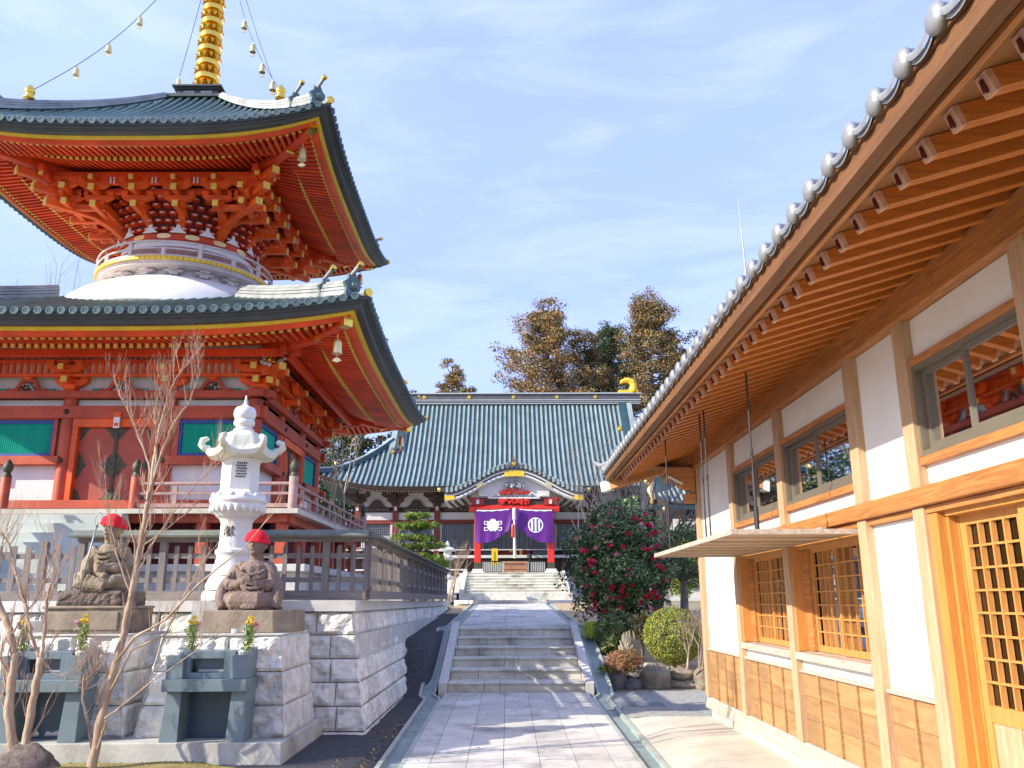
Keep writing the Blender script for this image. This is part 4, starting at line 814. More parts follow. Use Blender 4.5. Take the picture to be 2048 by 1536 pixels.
def big_roof(a, z0, at, zt, lift, cc, step, names, tiler=.062, drop=1.):
    roof = thing_child('roof', pg)
    H = zt-z0
    def Z(w): s = (a-w)/(a-at); return z0+H*(cc*s+(1-cc)*s*s)
    def S(x, w): s = (a-w)/(a-at); return Z(w)+lift*(min(1, abs(x)/max(w, .01))**3.2)*(1-s)**1.6
    mb = MB('green_tile')
    for k in range(4): mb.grid(lambda u, v: rt(k, u*lerp(a, at, v), lerp(a, at, v), S(u*lerp(a, at, v), lerp(a, at, v))-.03), lin(-1, 1, 41), lin(0, 1, 12))
    mb.build('tile_bed', roof, smooth=True)
    mb = MB('green_tile')
    for k in range(4):
        cp = MB('green_tile_cap')
        n = int(2*a/step); off = (2*a-n*step)/2
        for i in range(n+1):
            x = -a+off+step*i
            if abs(x) > a-.12: continue
            wmin = max(at, abs(x)+.02); pts = [rt(k, x, w, S(x, w)) for w in lin(a, wmin, 9)]
            vs = []; m_ = 5
            for p, w in zip(pts, lin(a, wmin, 9)):
                ex = Vector(rt(k, 1, 0))-Vector(rt(k, 0, 0))
                for j in range(m_): t = pi*j/(m_-1); vs.append(Vector(p)+ex*cos(t)*tiler*.9+Vector((0,0,1))*sin(t)*tiler)
            mb.add(vs, [(q*m_+j, q*m_+j+1, (q+1)*m_+j+1, (q+1)*m_+j) for q in range(8) for j in range(m_-1)])
            e = Vector(rt(k, x, a, S(x, a)+.0)); oy = Vector(rt(k, 0, 1))-Vector(rt(k, 0, 0)); ex = Vector(rt(k, 1, 0))-Vector(rt(k, 0, 0)); nn = 12
            for r, d in ((tiler*1.12, -.05), (tiler*1.12, .02), (tiler*.95, .035), (.001, .035)): pass
            vs = [e+oy*d+ex*cos(2*pi*j/nn)*r+Vector((0,0,1))*sin(2*pi*j/nn)*r for r, d in ((tiler*1.12, -.05), (tiler*1.12, .03), (tiler*.8, .03), (tiler*.8, .018), (.001, .018)) for j in range(nn)]
            cp.add(vs, [(q*nn+j, q*nn+(j+1) % nn, (q+1)*nn+(j+1) % nn, (q+1)*nn+j) for q in range(4) for j in range(nn)])
            for dx in (-.022, 0, .022):
                c_ = e+oy*.021+ex*dx*tiler/.062; cp.add([c_-ex*.005-Vector((0,0,.038)), c_+ex*.005-Vector((0,0,.038)), c_+ex*.005+Vector((0,0,.038))+oy*.006, c_-ex*.005+Vector((0,0,.038))+oy*.006], [(0,1,2,3)])
        cp.build('round_tile_ends', roof)
    mb.build('tile_rows', roof, smooth=True)
    # edge bands
    mb = MB('fascia_grey'); ring(mb, a-.01, z0-.03, a-.02, z0-.075, lift); ring(mb, a-.02, z0-.075, a-.07, z0-.08, lift); ring(mb, a-.07, z0-.08, a-.08, z0-.115, lift); ring(mb, a-.08, z0-.115, a-.12, z0-.12, lift); ring(mb, a-.12, z0-.12, a-.16, z0-.2*drop, lift); ring(mb, a-.16, z0-.2*drop, a-.30, z0-.2*drop, lift); mb.build('edge_band', roof)
    mb = MB('yellow_paint'); ring(mb, a-.28, z0-.185*drop, a-.32, z0-.255*drop, lift); ring(mb, a-.32, z0-.255*drop, a-.38, z0-.255*drop, lift); mb.build('yellow_band', roof)
    mb = MB('vermilion'); ring(mb, a-.37, z0-.25*drop, a-.43, z0-.34*drop, lift); ring(mb, a-.43, z0-.34*drop, a-.52, z0-.33*drop, lift); mb.build('red_eave_board', roof)
    # ridges along the four hips
    for k in range(4):
        # hip between side k and k+1 : corner (+,+) of side k
        pts = [Vector(rt(k, w, w, S(w, w)+.05)) for w in lin(a-.35, at, 12)]
        mb = MB('ridge_grey')
        for i in range(11):
            for li, (wd, h0, h1) in enumerate(((.27,-.06,.03),(.22,.03,.05),(.25,.05,.10),(.205,.10,.118),(.235,.118,.165),(.19,.165,.18),(.19,.18,.2))):
                mb.use('fascia_grey' if li in (1, 3, 5) else 'ridge_grey'); ka, kb = (lerp(1, .45, i/11), lerp(1, .45, (i+1)/11)) if at < 1 else (1, 1); p, q = pts[i]+Vector((0,0,(h0+h1)/2*ka)), pts[i+1]+Vector((0,0,(h0+h1)/2*kb)); mb.beam(p, q+(q-p)*.02, wd*(ka+1)/2, (h1-h0)*ka, h1=(h1-h0)*kb, w1=wd*(kb+1)/2)  # dark in-between layers: groove shade put into the colour
        mb.use('ridge_grey'); mb.tube([p+Vector((0,0,.22*(lerp(1, .45, i_/11) if at < 1 else 1))) for i_, p in enumerate(pts)], .05, 8); r = mb.build('hip_ridge', roof, smooth='auto')
        d = (Vector(rt(k, 1, 1))-Vector(rt(k, 0, 0))).normalized(); sd = d.cross(Vector((0,0,1)))
        for f, sc_ in ((a-.38, 1.), (a-1.0, .9)):
            c = Vector(rt(k, f, f, S(f, f)))+Vector((0,0,.06)); mb = MB('green_tile_cap')
            out = [(-.16,-.1),(.17,-.1),(.15,.06),(.2,.16),(.12,.22),(.10,.34),(.04,.28),(-.04,.36),(-.09,.26),(-.16,.2),(-.14,.05)]
            mb.prism([(x*sc_, y_*sc_) for x, y_ in out], lambda u, v: c+sd*u+Vector((0,0,v))+d*.0, d*.07)
            mb.ball(tuple(c+d*.07+Vector((0,0,.1))), .09*sc_, 8, 6); mb.build('demon_tile', r)
            mb = MB('ridge_grey'); b0 = c-d*.25+Vector((0,0,.22)); b1 = c+d*.22+Vector((0,0,.46)); mb.tube([b0, b1], .04, 8); mb.use('gold'); mb.tube([b1, b1+(b1-b0).normalized()*.07], [.055,.06], 10); mb.build('ridge_end_tile', r)
        c = Vector(rt(k, a-.06, a-.06, S(a, a)+.03)); mb = MB('ridge_grey'); mb.tube([c-d*.35+Vector((0,0,.02)), c+d*.04], .06, 8); mb.use('gold'); mb.tube([c+d*.04, c+d*.11], [.075,.08], 10); mb.build('corner_tile', r)
    return roof, Z, S
def thing_child(name, parent):
    o = bpy.data.objects.new(name, None); o.empty_display_size = .1; COL.objects.link(o); o.parent = parent; ORG[o.name] = ORG[parent.name]; return o
def rafters(roof, nm, rows, step, lift, a):
    # rows: (w_tip, z_tip, w_in, z_in, width, height)
    for idx, (w0, z0, w1, z1, wd, ht) in enumerate(rows):
        mb = MB('vermilion')
        for k in range(4):
            n = int(2*w0/step); off = (2*w0-n*step)/2
            for i in range(n+1):
                x = -w0+off+step*i
                if abs(x) > w0-.1: continue
                L_ = lift*abs(x/w0)**3.2; wi = max(w1, abs(x)+.03); f = (w0-wi)/(w0-w1)
                if wi > w0-.1: continue
                p0 = (x, w0, z0+L_); p1 = (x, wi, lerp(z0, z1, f)+L_*(1-f*.5)); mb.use('vermilion'); sbeam(mb, k, p0, p1, wd, ht)
                mb.use('yellow_end'); sbeam(mb, k, (x, w0+.012, z0+L_), (x, w0-.03, z0+L_+(z1-z0)*.03/(w0-w1)), wd*1.06, ht*1.06)
        mb.build(nm[idx], roof)
        mb = MB('vermilion'); ring(mb, w0+.10, z0+ht*.5+.005, w1, z1+ht*.5+.01, lift*.9, 30); mb.build('eave_soffit', roof)
def hip_beams(roof, a, z, lift, w_in, z_in, sz=.16):
    for k in range(4):
        d = Vector(rt(k, 1, 1))-Vector(rt(k, 0, 0)); mb = MB('vermilion'); A = Vector(rt(k, a, a, z+lift)); B = Vector(rt(k, w_in, w_in, z_in)); m_ = A.lerp(B, .38)-Vector((0,0,.05))
        mb.beam(A, m_, sz, sz*1.2); mb.beam(m_-Vector((0,0,.06))+(A-m_)*.12, B-Vector((0,0,.06)), sz*1.15, sz*1.2); mb.use('gold'); mb.beam(A+(A-m_).normalized()*.02, A-(A-m_).normalized()*.16, sz*1.1, sz*1.3); 
        e = m_-Vector((0,0,.06))+(A-m_)*.12; mb.beam(e+(A-m_).normalized()*.02, e-(A-m_).normalized()*.05, sz*1.22, sz*1.27); mb.build('hip_rafter', roof)
random.seed(3)
lower, LZ, LS = big_roof(5.355, 6.685, 2.0, 8.14, .30, .95, .205, 'lower')
rafters(lower, ('flying_rafters', 'base_rafters'), [(4.80, 6.375, 4.1, 6.49, .062, .085), (4.18, 6.395, 2.9, 6.80, .062, .085)], .148, .28, 5)
hip_beams(lower, 4.93, 6.37, .27, 2.9, 6.72, .17)
upper, UZ, US = big_roof(4.24, 11.10, .72, 13.86, .44, .72, .205, 'upper', drop=.85)
rafters(upper, ('flying_rafters', 'base_rafters'), [(3.70, 10.87, 3.05, 10.965, .06, .08), (3.12, 10.885, 1.9, 11.20, .06, .08)], .135, .38, 5)
hip_beams(upper, 3.80, 10.86, .38, 2.0, 11.10, .16)
# podium, deck
pp('podium', 'granite_cut', lambda b: (b.box(PX-4.15, PX+4.15, PY-3.85, PY+3.85, 2.26, 2.39), b.box(PX-4.1, PX+4.1, PY-3.8, PY+3.8, 1.5, 1.85)), bevel=.01)
pp('podium_side', 'granite_light', lambda b: b.box(PX-4.05, PX+4.05, PY-3.75, PY+3.75, 1.85, 2.26))
pp('deck_floor', 'pink_wood', lambda b: b.box(PX-3.99, PX+3.99, PY-3.99, PY+3.99, 3.29, 3.37), bevel=.005)
pp('deck_edge', 'apron_concrete', lambda b: [sbox(b, k, -4.0, 4.0, 3.96, 4.005, 3.285, 3.372) for k in range(4)])
pp('deck_beam', 'faded_red', lambda b: [sbox(b, k, -3.85, 3.85, 3.6, 3.78, 3.14, 3.285) for k in range(4)])
for k in range(4):
    for x in lin(-3.65, 3.65, 6):
        if k in (0, 1): pp('deck_post', 'faded_red', lambda b: (sbox(b, k, x-.09, x+.09, 3.55, 3.73, 2.39, 3.14)))
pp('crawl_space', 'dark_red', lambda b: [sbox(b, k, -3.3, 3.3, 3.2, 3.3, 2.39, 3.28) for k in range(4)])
# stone stair to the door
st2 = pp('stone_stair', 'pale_stone_stair', lambda b: [b.box(PX-1.35, PX+.92, PY-3.99-.21*(9-i), PY-3.9, 1.66+.178*i, 1.66+.178*(i+1)-.003) for i in range(9)])
# railing
def rail_side(k, x0, x1):
    mb = MB('pink_wood')
    for z, h in ((3.44, .07), (3.66, .045)): sbox(mb, k, x0, x1, 3.83, 3.90, z-h/2, z+h/2)
    mb.build('rail', pg); mb = MB('pink_wood'); mb.tube([rt(k, x0, 3.865, 3.84), rt(k, x1, 3.865, 3.84)], .032, 8); mb.build('top_rail', pg)
    n = max(2, int((x1-x0)/.62))
    for i in range(1, n): x = lerp(x0, x1, i/n); pp('baluster', 'pink_wood', lambda b: sbox(b, k, x-.045, x+.045, 3.835, 3.895, 3.41, 3.80 if i % 2 else 3.66))
def newel(k, x):
    c = rt(k, x, 3.865, 3.37); pp('newel_post', 'faded_red' if k == 0 and abs(x) < 2 else 'pink_wood', lambda b: (b.lathe(c, [(.085,0),(.085,.60),(.07,.62)], 14), b.use('bronze_fitting'), b.lathe(c, [(.088,.60),(.07,.64),(.055,.68),(.085,.74),(.09,.80),(.06,.87),(.015,.93)], 14)), smooth='auto')
rail_side(0, 1.0, 3.8); rail_side(0, -3.8, -1.45); rail_side(1, -3.8, 3.8); rail_side(2, -3.8, 3.8)
for k, x in ((0, .96), (0, -1.42), (0, 3.865), (0, -3.865), (2, -3.865), (2, 3.865)): newel(k, x)
# body walls, columns, beams
B_ = 2.80
for k in range(2):
    for x in ((-2.72, -1.0, 1.0, 2.72) if k == 0 else (-1.0, 1.0, 2.72)):
        c = rt(k, x, 2.72, 3.37); pp('column', 'faded_red', lambda b: b.lathe(c, [(.14,0),(.14,2.5)], 18), smooth='auto')
for k in range(4):
    pp('plaster_wall', 'white_plaster', lambda b: sbox(b, k, -2.68, 2.68, 2.60, 2.70, 3.5, 6.9))
    pp('wall_beam', 'faded_red', lambda b: (sbox(b, k, -2.98, 2.98, 2.72, 2.89, 5.29, 5.54), sbox(b, k, -2.95, 2.95, 2.70, 2.80, 5.70, 5.72), sbox(b, k, -3.1, 3.1, 2.65, 2.95, 5.70, 5.84)), bevel=.006)
    pp('ground_sill', 'faded_red', lambda b: sbox(b, k, -2.95, 2.95, 2.65, 2.98, 3.49, 3.65), bevel=.006)
    for s in (-1, 1): pp('wall_beam', 'faded_red', lambda b: sbox(b, k, min(s*1.05, s*3.02), max(s*1.05, s*3.02), 2.72, 2.90, 4.36, 4.53), bevel=.006)
    for x in (-2.72, -1, 1, 2.72): pp('nail_cover', 'bronze_fitting', lambda b: (b.ball(rt(k, x, 2.89, 5.42), .055, 10, 6), b.ball(rt(k, x, 2.895, 4.44), .05, 10, 6) if abs(x) > 0 else None))
    for x in (-2.72, -1, 1, 2.72): pp('short_strut', 'faded_red', lambda b: sbox(b, k, x-.12, x+.12, 2.7, 2.81, 5.54, 5.70))
for k in (0, 1):
    for s in (-1, 1):
        xa, xb = sorted((s*1.30, s*2.48))
        w = pp('green_window', 'blue_trim', lambda b: (sbox(b, k, xa-.05, xb+.05, 2.70, 2.79, 4.53, 4.60), sbox(b, k, xa-.05, xb+.05, 2.70, 2.79, 5.20, 5.27), sbox(b, k, xa-.05, xa, 2.7, 2.79, 4.6, 5.2), sbox(b, k, xb, xb+.05, 2.7, 2.79, 4.6, 5.2)))
        pp('window_surround', 'faded_red', lambda b: (sbox(b, k, xa-.17, xa-.051, 2.70, 2.81, 4.53, 5.29), sbox(b, k, xb+.051, xb+.12, 2.70, 2.81, 4.53, 5.29), sbox(b, k, xa-.17, xb+.12, 2.70, 2.82, 5.271, 5.289)), w)
        mb = MB('teal'); n = 30
        for i in range(n): x = lerp(xa, xb, (i+.5)/n); mb.beam(rt(k, x, 2.735, 4.6), rt(k, x, 2.735, 5.2), .026, .026, up=(1,1,0))
        sbox(mb, k, xa, xb, 2.70, 2.715, 4.6, 5.2); mb.build('green_bars', w)
    dr = pp('double_door', 'door_red', lambda b: (sbox(b, k, -.735, -.006, 2.70, 2.75, 3.65, 5.12), sbox(b, k, .006, .735, 2.70, 2.75, 3.65, 5.12)))
    pp('door_frame', 'orange_red', lambda b: (sbox(b, k, -.86, -.735, 2.7, 2.84, 3.65, 5.25), sbox(b, k, .735, .86, 2.7, 2.84, 3.65, 5.25), sbox(b, k, -.86, .86, 2.7, 2.85, 5.12, 5.288), sbox(b, k, -.78, -.736, 2.7, 2.87, 3.65, 5.12), sbox(b, k, .736, .78, 2.7, 2.87, 3.65, 5.12)), dr, bevel=.004)
    mb = MB('bronze_fitting')
    def fit(poly, y=2.752): mb.prism(poly, lambda u, v: rt(k, u, y, v), Vector(rt(k, 0, .008))-Vector(rt(k, 0, 0)))
    for zc_, full in ((3.65, 0), (4.36, 2), (5.12, 1)):
        for xc_ in (0, -.73, .73):
            for s in ((-1, 1) if xc_ == 0 else ((1,) if xc_ < 0 else (-1,))):
                r = .24 if xc_ == 0 else .17
                pts = []
                for t in lin(-1, 1, 15): q = (1-abs(t))**.8*r*(1+.10*cos(t*9)); pts.append((xc_+s*(.004+q), zc_+t*.27))
                if full == 0: pts = [(x_, max(z_, 3.652)) for x_, z_ in pts if z_ > 3.6]; pts = [(xc_+s*.004, 3.652)]+pts
                if full == 1: pts = [(x_, min(z_, 5.118)) for x_, z_ in pts if z_ < 5.17]; pts = pts+[(xc_+s*.004, 5.118)]
                if s < 0: pts = pts[::-1]
                fit(pts)
    fit([(-.03, 3.66), (.03, 3.66), (.03, 5.11), (-.03, 5.11)], 2.765); mb.build('door_fitting', dr)
    for x in (-1.0, 1.0): pass
# paper charm above the door
t = thing('paper_charm', (PX+.05, PY-2.93, 5.1), 'small white and orange charm hanging above the pagoda door', 'charm'); t['label'] = 'small white and orange charm hanging above the pagoda double door'
pp('charm_body', 'porcelain', lambda b: b.box(PX-.02, PX+.10, PY-2.93, PY-2.90, 5.08, 5.30), t); pp('charm_top', 'orange_red', lambda b: (b.box(PX-.03, PX+.11, PY-2.94, PY-2.89, 5.30, 5.40), b.box(PX+.0, PX+.08, PY-2.935, PY-2.932, 5.12, 5.18)), t)
# lower brackets
def arm(mb, k, x, w0, w1, z, h=.12, w=.11, diag=False):
    if diag: p0, p1 = Vector(rt(k, w0, w0, z)), Vector(rt(k, w1, w1, z))
    else: p0, p1 = Vector(rt(k, x, w0, z)), Vector(rt(k, x, w1, z))
    mb.use('orange_red'); mb.beam(p0, p1, w, h); d = (p1-p0).normalized(); mb.use('yellow_end'); mb.beam(p1-d*.01, p1+d*.02, w*1.04, h*1.04)
def cross(mb, k, x, w, z, L_, h=.11):
    # boat-shaped cross arm parallel to the wall with three bearing blocks
    mb.use('orange_red')
    poly = [(-L_, z+h/2), (-L_*.97, z), (-L_*.6, z-h*.75), (L_*.6, z-h*.75), (L_*.97, z), (L_, z+h/2)]
    mb.prism(poly, lambda u, v: rt(k, x+u, w-.05, v), Vector(rt(k, 0, .1))-Vector(rt(k, 0, 0)))
    for dx in (-L_+.08, 0, L_-.08): sbox(mb, k, x+dx-.075, x+dx+.075, w-.075, w+.075, z+h/2+.02, z+h/2+.095); sbox(mb, k, x+dx-.055, x+dx+.055, w-.055, w+.055, z+h/2, z+h/2+.02)
def block(mb, k, x, w, z, s=.13, h=.13):
    mb.use('orange_red'); q = [rt(k, x-s*.65, w+s*.65, z), rt(k, x+s*.65, w+s*.65, z), rt(k, x+s*.65, w-s*.65, z), rt(k, x-s*.65, w-s*.65, z), rt(k, x-s, w+s, z+h*.5), rt(k, x+s, w+s, z+h*.5), rt(k, x+s, w-s, z+h*.5), rt(k, x-s, w-s, z+h*.5)]
    mb.hexa(q); sbox(mb, k, x-s, x+s, w-s, w+s, z+h*.5, z+h)
br = thing_child('lower_bracket_tier', pg)
def lowbr(k, x):
    mb = MB('orange_red'); block(mb, k, x, 2.8, 5.845); cross(mb, k, x, 2.80, 6.04, .34); arm(mb, k, x, 2.6, 3.14, 6.03); cross(mb, k, x, 3.12, 6.26, .36); arm(mb, k, x, 2.6, 3.32, 6.24, .11, .10)
    # carved nose: curved end
    return mb.build('bracket', br)
for x in (-1.0, 1.0): lowbr(0, x)
for k in (0, 1, 2, 3):
    if k: 
        for x in (-1.0, 1.0): lowbr(k, x)
    mb = MB('orange_red'); block(mb, k, 2.8, 2.8, 5.845, .15); cross(mb, k, 2.75, 2.82, 6.04, .36); arm(mb, k, 0, 2.6, 3.05, 6.03, .12, .13, True); arm(mb, k, 0, 2.6, 3.38, 6.22, .13, .14, True); arm(mb, k, 2.8, 2.6, 3.14, 6.03); arm(mb, k, 2.8, 2.6, 3.34, 6.25)
    k2 = (k+1) % 4; arm(mb, k2, -2.8, 2.6, 3.14, 6.03); arm(mb, k2, -2.8, 2.6, 3.34, 6.25); cross(mb, k, 2.75, 3.12, 6.26, .40); cross(mb, k2, -2.75, 3.12, 6.26, .40); mb.build('corner_bracket', br)
    # gilt carved beast on the corner arm
    c = Vector(rt(k, 3.12, 3.12, 6.36)); mb = MB('pale_gold')
    for i in range(46): a = 2*pi*random.random(); r = random.random()**.5; mb.use('grey_plaster' if r > .6 else ('gold' if i % 3 else 'bronze_fitting')); mb.ball((c.x+cos(a)*r*.26, c.y+random.uniform(-.05,.05)+sin(a)*.1*r, c.z+sin(a)*r*.13+.07), random.uniform(.02,.05), 6, 4)
    mb.build('gilt_carving', br)
    pp('purlin', 'vermilion', lambda b: (sbox(b, k, -3.75, 3.75, 3.42, 3.54, 6.40, 6.53), sbox(b, k, -3.0, 3.0, 3.05, 3.15, 6.37, 6.42)), br)
    mb = MB('white_plaster'); sbox(mb, k, -3.1, 3.1, 2.9, 2.93, 6.15, 6.52); mb.build('plaster_band', br)
    mb = MB('orange_red'); n = 44; sbox(mb, k, -3.1, 3.1, 2.9, 3.02, 6.12, 6.17)
    for i in range(n): x = lerp(-2.95, 2.95, i/(n-1)); sbox(mb, k, x-.030, x+.030, 2.93, 2.99, 6.15, 6.5)
    mb.build('ribbed_cove', br)
    for x in (-1.86, 0, 1.86):
        mb = MB('faded_red')
        for s in (-1, 1):
            ol = [(0,.26),(.10,.255),(.17,.20),(.21,.12),(.25,.05),(.31,.03),(.37,.06),(.41,.035),(.40,-.0),(.30,-.02),(.20,-.0),(.14,.09),(.09,.17),(0,.19)]
            if s < 0: ol = [(-u, v) for u, v in ol][::-1]
            mb.prism([(x+u, 5.86+v) for u, v in ol], lambda u, v: rt(k, u, 2.80, v), Vector(rt(k, 0, .06))-Vector(rt(k, 0, 0)))
            mb.use('teal'); mb.ball(rt(k, x+s*.47, 2.83, 5.875), .035, 8, 5, (1.8,1.2,1)); mb.ball(rt(k, x+s*.53, 2.83, 5.885), .028, 8, 5, (1.4,1.2,1)); mb.use('faded_red')
        mb.use('orange_red'); block(mb, k, x, 2.84, 6.09, .09, .07); mb.use('bronze_fitting')
        for i in range(16): mb.use(random.choice(['grey_plaster','bronze_fitting','bronze_fitting'])); mb.ball(rt(k, x+random.uniform(-.15,.15), 2.82, 5.88+random.uniform(0,.12)), .03, 6, 4)
        mb.build('frog_leg_strut', br)
        for dx in (.93, ): pass
# dome, ring balcony, neck
pp('white_dome', 'dome_white', lambda b: b.lathe((PX, PY, 0), [(2.93,7.72),(2.91,7.85),(2.83,8.04),(2.68,8.24),(2.46,8.43),(2.20,8.59),(1.95,8.71),(1.72,8.79),(1.5,8.86)], 72), smooth=True)
pp('dome_apron', 'copper_green', lambda b: b.lathe((PX, PY, 0), [(3.02,7.62),(3.02,7.76),(2.95,7.80)], 48), smooth='auto')
pp('dome_neck', 'dome_white', lambda b: (b.lathe((PX, PY, 0), [(1.52,8.82),(1.52,9.05)], 64), b.lathe((PX, PY, 0), [(1.52,9.58),(1.52,9.72)], 64), b.use('neck_board'), b.lathe((PX, PY, 0), [(1.52,9.05),(1.52,9.575)], 64)), smooth='auto')
pp('teal_lattice_band', 'teal', lambda b: b.lathe((PX, PY, 0), [(1.535,9.22),(1.535,9.34)], 64), smooth='auto')
nb = pp('red_neck_band', 'vermilion', lambda b: b.lathe((PX, PY, 0), [(1.52,9.72),(1.58,9.73),(1.58,9.87),(1.52,9.88)], 64), smooth='auto')
for i in range(16):
    a0 = 2*pi*i/16; pp('gold_plaque', 'pale_gold', lambda b: b.grid(lambda u, v: (PX+1.59*cos(a0+u), PY+1.59*sin(a0+u), 9.80+v*cos(u/.10*pi/2)**.3), lin(-.098, .098, 9), [-.06, .06]), nb)
rb = thing_child('ring_balcony', pg)
for i in range(16):
    a0 = 2*pi*(i+.5)/16; mb = MB('ring_wood')
    def rp(r, t, z): return (PX+r*cos(a0)-t*sin(a0), PY+r*sin(a0)+t*cos(a0), z)
    for r, hw, z, h in ((1.62,.10,8.84,.06),(1.62,.22,8.90,.06),(1.72,.12,8.94,.05),(1.78,.27,8.985,.05)):
        mb.hexa([rp(r-.08,-hw*.8,z),rp(r+.08,-hw*.8,z),rp(r+.08,hw*.8,z),rp(r-.08,hw*.8,z),rp(r-.08,-hw,z+h),rp(r+.08,-hw,z+h),rp(r+.08,hw,z+h),rp(r-.08,hw,z+h)])
    mb.build('support_bracket', rb)
pp('ring_floor', 'ring_wood', lambda b: b.lathe((PX, PY, 0), [(1.5,9.03),(1.98,9.03),(1.98,9.07),(1.5,9.07)], 64), rb, smooth='auto')
pp('ring_beam', 'ring_wood', lambda b: b.lathe((PX, PY, 0), [(1.88,8.99),(1.95,8.99),(1.95,9.03),(1.88,9.03)], 64), rb, smooth='auto')
mb = MB('yellow_paint')
for i in range(108):
    a = 2*pi*i/108; c = Vector((PX+2.0*cos(a), PY+2.0*sin(a), 9.105)); d = Vector((cos(a), sin(a), 0)); mb.beam(c-d*.06, c+d*.03, .106, .075)
mb.build('yellow_joist_ends', rb)
mb = MB('ring_wood')
for r, z, th in ((1.97, 9.17, .035), (1.97, 9.34, .025), (1.98, 9.50, .028)):
    mb.tube([(PX+r*cos(t), PY+r*sin(t), z) for t in lin(0, 2*pi, 73)], th, 6, cap=False)
mb.build('ring_rail', rb, smooth=True)
for i in range(16):
    a = 2*pi*i/16+.1; c = (PX+1.97*cos(a), PY+1.97*sin(a)); pp('rail_post', 'ring_wood', lambda b: b.box(c[0]-.04, c[0]+.04, c[1]-.04, c[1]+.04, 9.1, 9.50 if i % 2 else 9.34), rb)
# bracket zone under the upper roof
ub = thing_child('upper_bracket_tier', pg)
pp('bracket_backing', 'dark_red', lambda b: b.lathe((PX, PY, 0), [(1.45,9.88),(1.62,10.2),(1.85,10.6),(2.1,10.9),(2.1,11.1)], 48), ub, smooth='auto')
mb = MB('vermilion'); 
for row in range(6):
    z = 9.98+.15*row; r = lerp(1.53, 2.0, row/5.)
    for i in range(48):
        a = 2*pi*(i+.5*(row % 2))/48; c = Vector((PX+r*cos(a), PY+r*sin(a), z)); d = Vector((cos(a), sin(a), 0)); mb.use('vermilion'); mb.beam(c-d*.08, c+d*.08, .15, .07)
        mb.use('grey_plaster'); mb.beam(c+d*.085, c+d*.09, .07, .035)
mb.build('small_blocks', ub)
for i in range(16):
    a = 2*pi*(i+.5)/16; c = Vector((PX+1.60*cos(a), PY+1.60*sin(a), 9.87)); tn = Vector((-sin(a), cos(a), 0)); d = Vector((cos(a), sin(a), 0))
    pp('white_pedestal_ornament', 'dome_white', lambda b: b.prism([(-.19,0),(.19,0),(.10,.07),(.05,.12),(.035,.22),(-.035,.22),(-.05,.12),(-.10,.07)], lambda u, v: c+tn*u+Vector((0,0,v)), d*.03), ub)
def uparm(P0, P1, z0, z1, sz, name='bracket_arm'):
    mb = MB('orange_red'); d = (Vector(P1)-Vector(P0)).normalized(); return mb
for k in range(4):
    for x in (-1.35, -.46, .46, 1.35):
        r0 = sqrt(max(.1, 1.55**2-x*x*.8)); mb = MB('orange_red')
        # curved stack rising outwards from the drum
        xs_ = x*.72
        pts = [rt(k, xs_, r0*.93, 9.95), rt(k, xs_*1.08, r0*1.02, 10.12), rt(k, x*.92, lerp(r0, 2.0, .45), 10.30), rt(k, x, 1.95, 10.42)]
        for a_, b_ in zip(pts, pts[1:]): mb.beam(a_, b_, .15, .17)
        block(mb, k, x, 1.92, 10.36, .12, .10)
        arm(mb, k, x, 1.2, 2.26, 10.28, .13, .12); arm(mb, k, x, 1.2, 2.42, 10.60, .13, .12); cross(mb, k, x, 2.05, 10.50, .36); arm(mb, k, x, 1.6, 2.50, 10.80, .10, .09); cross(mb, k, x, 2.28, 10.70, .34)
        mb.build('bracket', ub)
    mb = MB('orange_red')
    pts = [rt(k, 1.08, 1.08, 9.95), rt(k, 1.3, 1.3, 10.15), rt(k, 1.7, 1.7, 10.35), rt(k, 2.0, 2.0, 10.45)]
    for a_, b_ in zip(pts, pts[1:]): mb.beam(a_, b_, .17, .2)
    arm(mb, k, 0, 1., 2.35, 10.28, .15, .15, True); arm(mb, k, 0, 1., 2.55, 10.55, .15, .15, True); arm(mb, k, 0, 1., 2.80, 10.80, .15, .15, True)
    for s, kk in ((1, k), (-1, (k+1) % 4)):
        arm(mb, kk, s*1.95, 1.2, 2.35, 10.30); arm(mb, kk, s*1.95, 1.2, 2.5, 10.60); cross(mb, kk, s*2.0, 2.05, 10.50, .36); cross(mb, kk, s*2.05, 2.30, 10.72, .36); arm(mb, kk, s*2.35, 1.6, 2.65, 10.82, .10, .09)
    mb.build('corner_bracket', ub)
    pp('purlin', 'vermilion', lambda b: (sbox(b, k, -2.75, 2.75, 2.26, 2.38, 10.84, 10.97), sbox(b, k, -2.5, 2.5, 1.98, 2.08, 10.60, 10.72), sbox(b, k, -2.6, 2.6, 2.22, 2.32, 10.72, 10.83)), ub)
    mb = MB('grey_plaster')
    for x in (-.92, 0, .92):
        for s in (-.05, .03): sbox(mb, k, x+s, x+s+.03, 2.36, 2.39, 10.70, 10.84)
    mb.build('pendant', ub)
    pp('soffit_back', 'dark_red', lambda b: b.grid(lambda u, v: rt(k, u*lerp(2.3, 1.7, v), lerp(2.3, 1.7, v), lerp(10.97, 11.25, v)), [-1, 1], [0, 1]), ub)
